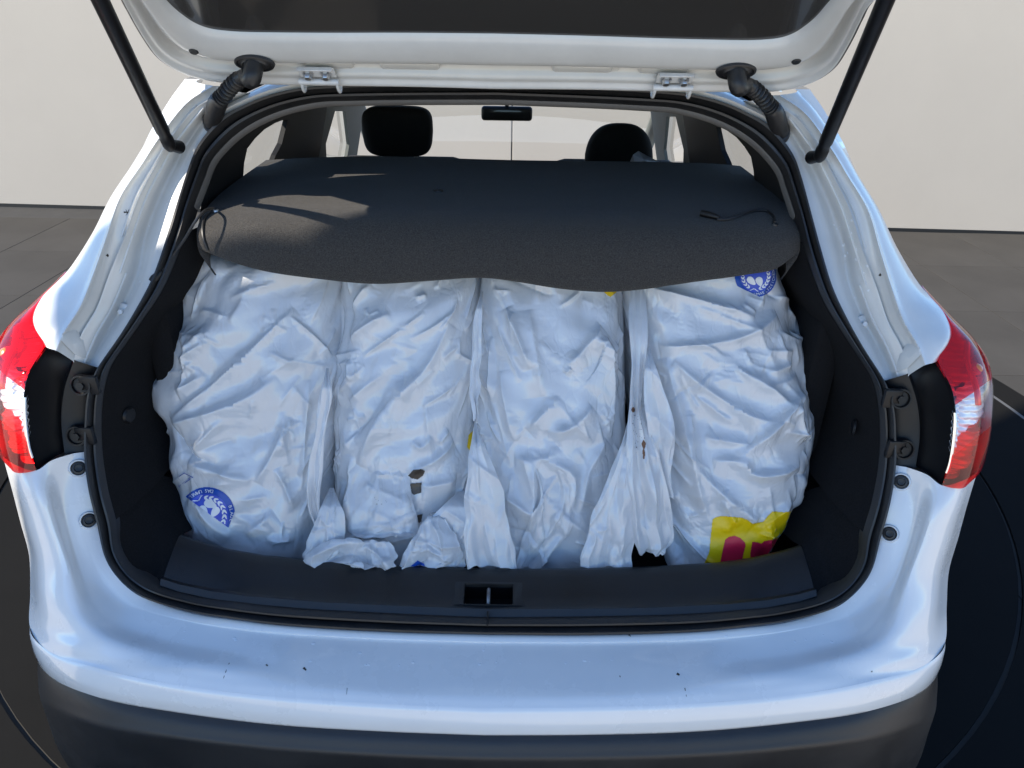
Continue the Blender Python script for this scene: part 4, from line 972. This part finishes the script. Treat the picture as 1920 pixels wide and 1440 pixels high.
def polys(th, m, lst, keep, off=.0022):
    for P in lst:
        if keep and not all(keep(*p) for p in P): continue
        V = [hit(th, x, y, off) for x, y in P]
        if None in V: continue
        m.add(V, [tuple(range(len(V)))])
def emblem(th, c, r, rot, keep, txt1, txt2, lobes, name='emblem'):
    ins = lambda x, y: keep(x, y)
    x0, y0, x1, y1 = c[0]-r, c[1]-r, c[0]+r, c[1]+r
    e = raster(th, name, M['blue'], lambda x, y: math.hypot(x-c[0], y-c[1]) < r and ins(x, y), x0, y0, x1, y1)
    raster(th, name+'_field', M['violet'], lambda x, y: math.hypot(x-c[0], y-c[1]) < r*.77 and ins(x, y), x0, y0, x1, y1, off=.0018)
    m = MB()
    letters(th, m, txt1+txt2, .0028)
    k = r/53.0; R2 = lambda x, y: (c[0]+k*(x*math.cos(rot)-y*math.sin(rot)), c[1]+k*(x*math.sin(rot)+y*math.cos(rot)))
    lv = []
    for sd in (1, -1):          # wreath, drawn upright: two branches rising from the foot
        for j in range(8):
            a = math.radians(90+sd*(28+16*j)); tx = (-math.sin(a)*sd, math.cos(a)*sd)
            for q in (-1, 1):
                rr = 33+q*2.3; p = (rr*math.cos(a), rr*math.sin(a)); lv.append(leaf(p[0], p[1], 9.5, 3.6, math.atan2(tx[1], tx[0])+sd*q*-.45))
        lv.append([(0, 33), (sd*9, 38), (sd*13, 36.5), (sd*9, 36), (sd*1, 31)])
    # inner figure: three rounded lobes round a small gap
    tests = [inpoly([R2(*p) for p in P]) for P in lv]+[inpoly(leaf(*q)) for q in lobes]
    raster(th, name+'_wreath', M['white'], lambda x, y: keep(x, y) and math.hypot(x-c[0], y-c[1]) < r*.77 and any(t_(x, y) for t_ in tests), x0, y0, x1, y1, .6, .0026)
    m.build(name+'_lettering', M['white'], th)['kind'] = 'stuff'
# first bag, upside down
def keep1(x, y):
    a, b = (348.3, 931.7), (423.3, 986.1); s_ = (b[0]-a[0])*(y-a[1])-(b[1]-a[1])*(x-a[0])
    a2, b2_ = (444, 948), (427, 993); s2 = (b2_[0]-a2[0])*(y-a2[1])-(b2_[1]-a2[1])*(x-a2[0])
    return s_ < 0 and s2 > 0
c1_ = (388, 966.5)
emblem(b1, c1_, 53, math.radians(150), keep1, arc_text('DAS UMWELTZ', c1_, 46.5, -79, -6.6, 9.2, True, keep1), arc_text('BLAUER', c1_, 46.5, -21, 8.0, 9.2, False, keep1), [(394.5, 945.5, 25, 15, .35), (381.5, 957, 20, 15, .75), (403, 960, 22, 14, 2.2)])
m = MB(); al = math.radians(142)
rd = (math.cos(al), math.sin(al)); upv = (rd[1], -rd[0])
rd = (-abs(rd[0]), abs(rd[1])); upv = (math.sin(math.atan2(rd[1], rd[0])), -math.cos(math.atan2(rd[1], rd[0])))
its = []
for k, ch in enumerate('www.blauer-eng'): its.append((ch, 356+rd[0]*2.0*k, 896+rd[1]*2.0*k, 3.6, rd, upv, None))
letters(b1, m, its, .0022)
polys(b1, m, [[(346, 887), (362, 895), (361.4, 895.9), (345.4, 887.9)], [(362, 895), (336, 914), (335.5, 913), (361.4, 894)], [(346, 887), (336, 894), (335.6, 893), (345.6, 886)]], None)
m.build('small_print', M['blue'], b1)['kind'] = 'stuff'
# last bag, upright, half under the shelf
def keep4(x, y):
    a, b = (1372, 531), (1432, 560); s_ = (b[0]-a[0])*(y-a[1])-(b[1]-a[1])*(x-a[0])
    return s_ < 30 or x > 1428
c4_ = (1417, 518)
emblem(b4, c4_, 39, 0.12, keep4, arc_text('DAS UMWELTZEICHEN', c4_, 34, 128, -9.0, 7.4, True, keep4), [], [(1409, 527, 20, 12, .75), (1424, 528, 18, 13, 1.25)])
raster(b4, 'yellow_print', M['yellow'], inpoly([(1280+x/7.385, 920+y/7.385) for x, y in ((415,400),(450,372),(520,355),(680,360),(820,375),(900,410),(970,460),(1120,430),(1190,340),(1250,285),(1400,300),(1500,290),(1640,262),(1640,500),(1500,800),(1000,1100),(280,1100),(300,1010),(370,850),(390,620))]), 1315, 950, 1505, 1068, 1.0)
raster(b4, 'red_print', M['red'], inpoly([(1280+x/7.385, 920+y/7.385) for x, y in ((500,1080),(520,1000),(560,800),(590,680),(640,640),(720,625),(800,655),(865,720),(870,770),(845,860),(815,1000),(800,1080))]), 1345, 1002, 1400, 1066, .8, .0019)
raster(b4, 'red_print', M['red'], inpoly([(1280+x/7.385, 920+y/7.385) for x, y in ((940,860),(965,710),(1030,715),(1090,735),(1130,700),(1240,680),(1400,640),(1300,900),(1000,1000),(930,980))]), 1403, 1005, 1470, 1055, .8, .0019)
raster(b3, 'yellow_print', M['yellow'], inpoly([(1128,535), (1163,535), (1158,546), (1145,557), (1138,553), (1130,545)]), 1126, 534, 1165, 558)
raster(b2, 'yellow_print', M['yellow'], inpoly([(886,808), (890,812), (889,845), (884,850), (876,838), (879,815)]), 872, 806, 892, 852)
raster(b2, 'dark_hole', M['brown'], inpoly([(765,892), (775,881), (790,880), (797,883), (793,892), (783,899), (772,897)]), 763, 879, 798, 900, off=.002)
raster(b2, 'dark_hole', M['brown'], inpoly([(769,907), (790,905), (789,924), (776,928), (772,925)]), 767, 904, 792, 929, off=.002)
raster(b2, 'dark_hole', M['brown'], inpoly([(782,966), (792,964), (790,978), (785,981)]), 780, 963, 793, 982, off=.002)
raster(b2, 'blue_print', M['blue'], inpoly([(770,1062), (783,1051), (795,1057), (797,1062)]), 769, 1050, 798, 1063)
def blot(c, rx_, ry_, sd): return lambda x, y: ((x-c[0])/rx_)**2+((y-c[1])/ry_)**2 < .55+1.5*float(perlin(np.array(x/5.0), np.array(y/9.0), sd))
raster(b4, 'stain', M['stain'], blot((1207, 838), 4, 22, 3), 1199, 805, 1216, 868)
raster(b4, 'stain', M['stain'], blot((1187, 768), 4, 5, 4), 1180, 758, 1196, 778)
raster(b4, 'stain', M['dirt'], lambda x, y: float(perlin(np.array(x/2.2), np.array(y/2.6), 9)) > .42 and abs(x-1194) < 9, 1182, 775, 1206, 850)
raster(b2, 'dirt_specks', M['dirt'], lambda x, y: float(perlin(np.array(x/2.4), np.array(y/2.0), 8)) > .40, 702, 932, 726, 946)

# ------------------------------------------------------------------ marks on the paint
m = MB()
def mark(bv, pts, w, off=.0004):
    q = [on(bv, x, y, off) for x, y in pts]
    if any(a[0] is None for a in q): return
    for (a, na), (b, nb) in zip(q[:-1], q[1:]):
        d = (b-a); sd = d.cross(na).normalized()*w/2
        m.add([a-sd, a+sd, b+sd*.6, b-sd*.6], [(0, 1, 2, 3)])
for pts, w in (([(430, 1243), (424, 1258), (419, 1272)], .0014), ([(499, 1246), (502, 1249)], .003), ([(569, 1252), (574, 1257)], .004), ([(1179, 1190), (1183, 1193)], .005), ([(1269, 1263), (1274, 1266)], .005), ([(1284, 1290), (1287, 1306)], .0016), ([(651, 1290), (650, 1302)], .001), ([(1162, 1267), (1163, 1270)], .002), ([(1634, 1258), (1635, 1260)], .003)):
    mark(bvb, pts, w)
bvp = onbv(body)
for pts, w in (([(232, 398), (239, 398), (244, 399)], .003), ([(236, 393), (240, 403)], .001), ([(242, 393), (236, 404)], .001), ([(200, 477), (203, 481)], .005), ([(1649, 514), (1652, 517)], .006)): mark(bvp, pts, w)
d_ = m.build('dirt_specks', M['dirt'], bumper, smooth=False); d_['kind'] = 'stuff'
m = MB(); rr = random.Random(5)
M['water'] = mk('dried_water_drop', (.72, .74, .76), .2, coat=.6)
for k in range(70):
    if k < 42: bvx, x, y = bvb, rr.uniform(330, 1560), 0; t_ = (x-917)/700; y = 1222-26*t_*t_*2+rr.uniform(-14, 32)
    else:
        bvx = bvp; t_ = rr.random(); x, y = (lerp(1560, 1640, t_)+rr.uniform(-25, 20), lerp(350, 600, t_)) if rr.random() < .7 else (lerp(330, 230, t_)+rr.uniform(-15, 30), lerp(350, 560, t_))
    p, n = on(bvx, x, y, 0)
    if p is None: continue
    u, v = frame(n); r_ = rr.uniform(.001, .0028); m.disc(p, u, v, r_*rr.uniform(.7, 1.6), r_, r_*.16, 9, ((1, 0), (.8, .7), (.4, 1), (0, 1)))
w_ = m.build('water_drops', M['water'], bumper); w_['kind'] = 'stuff'
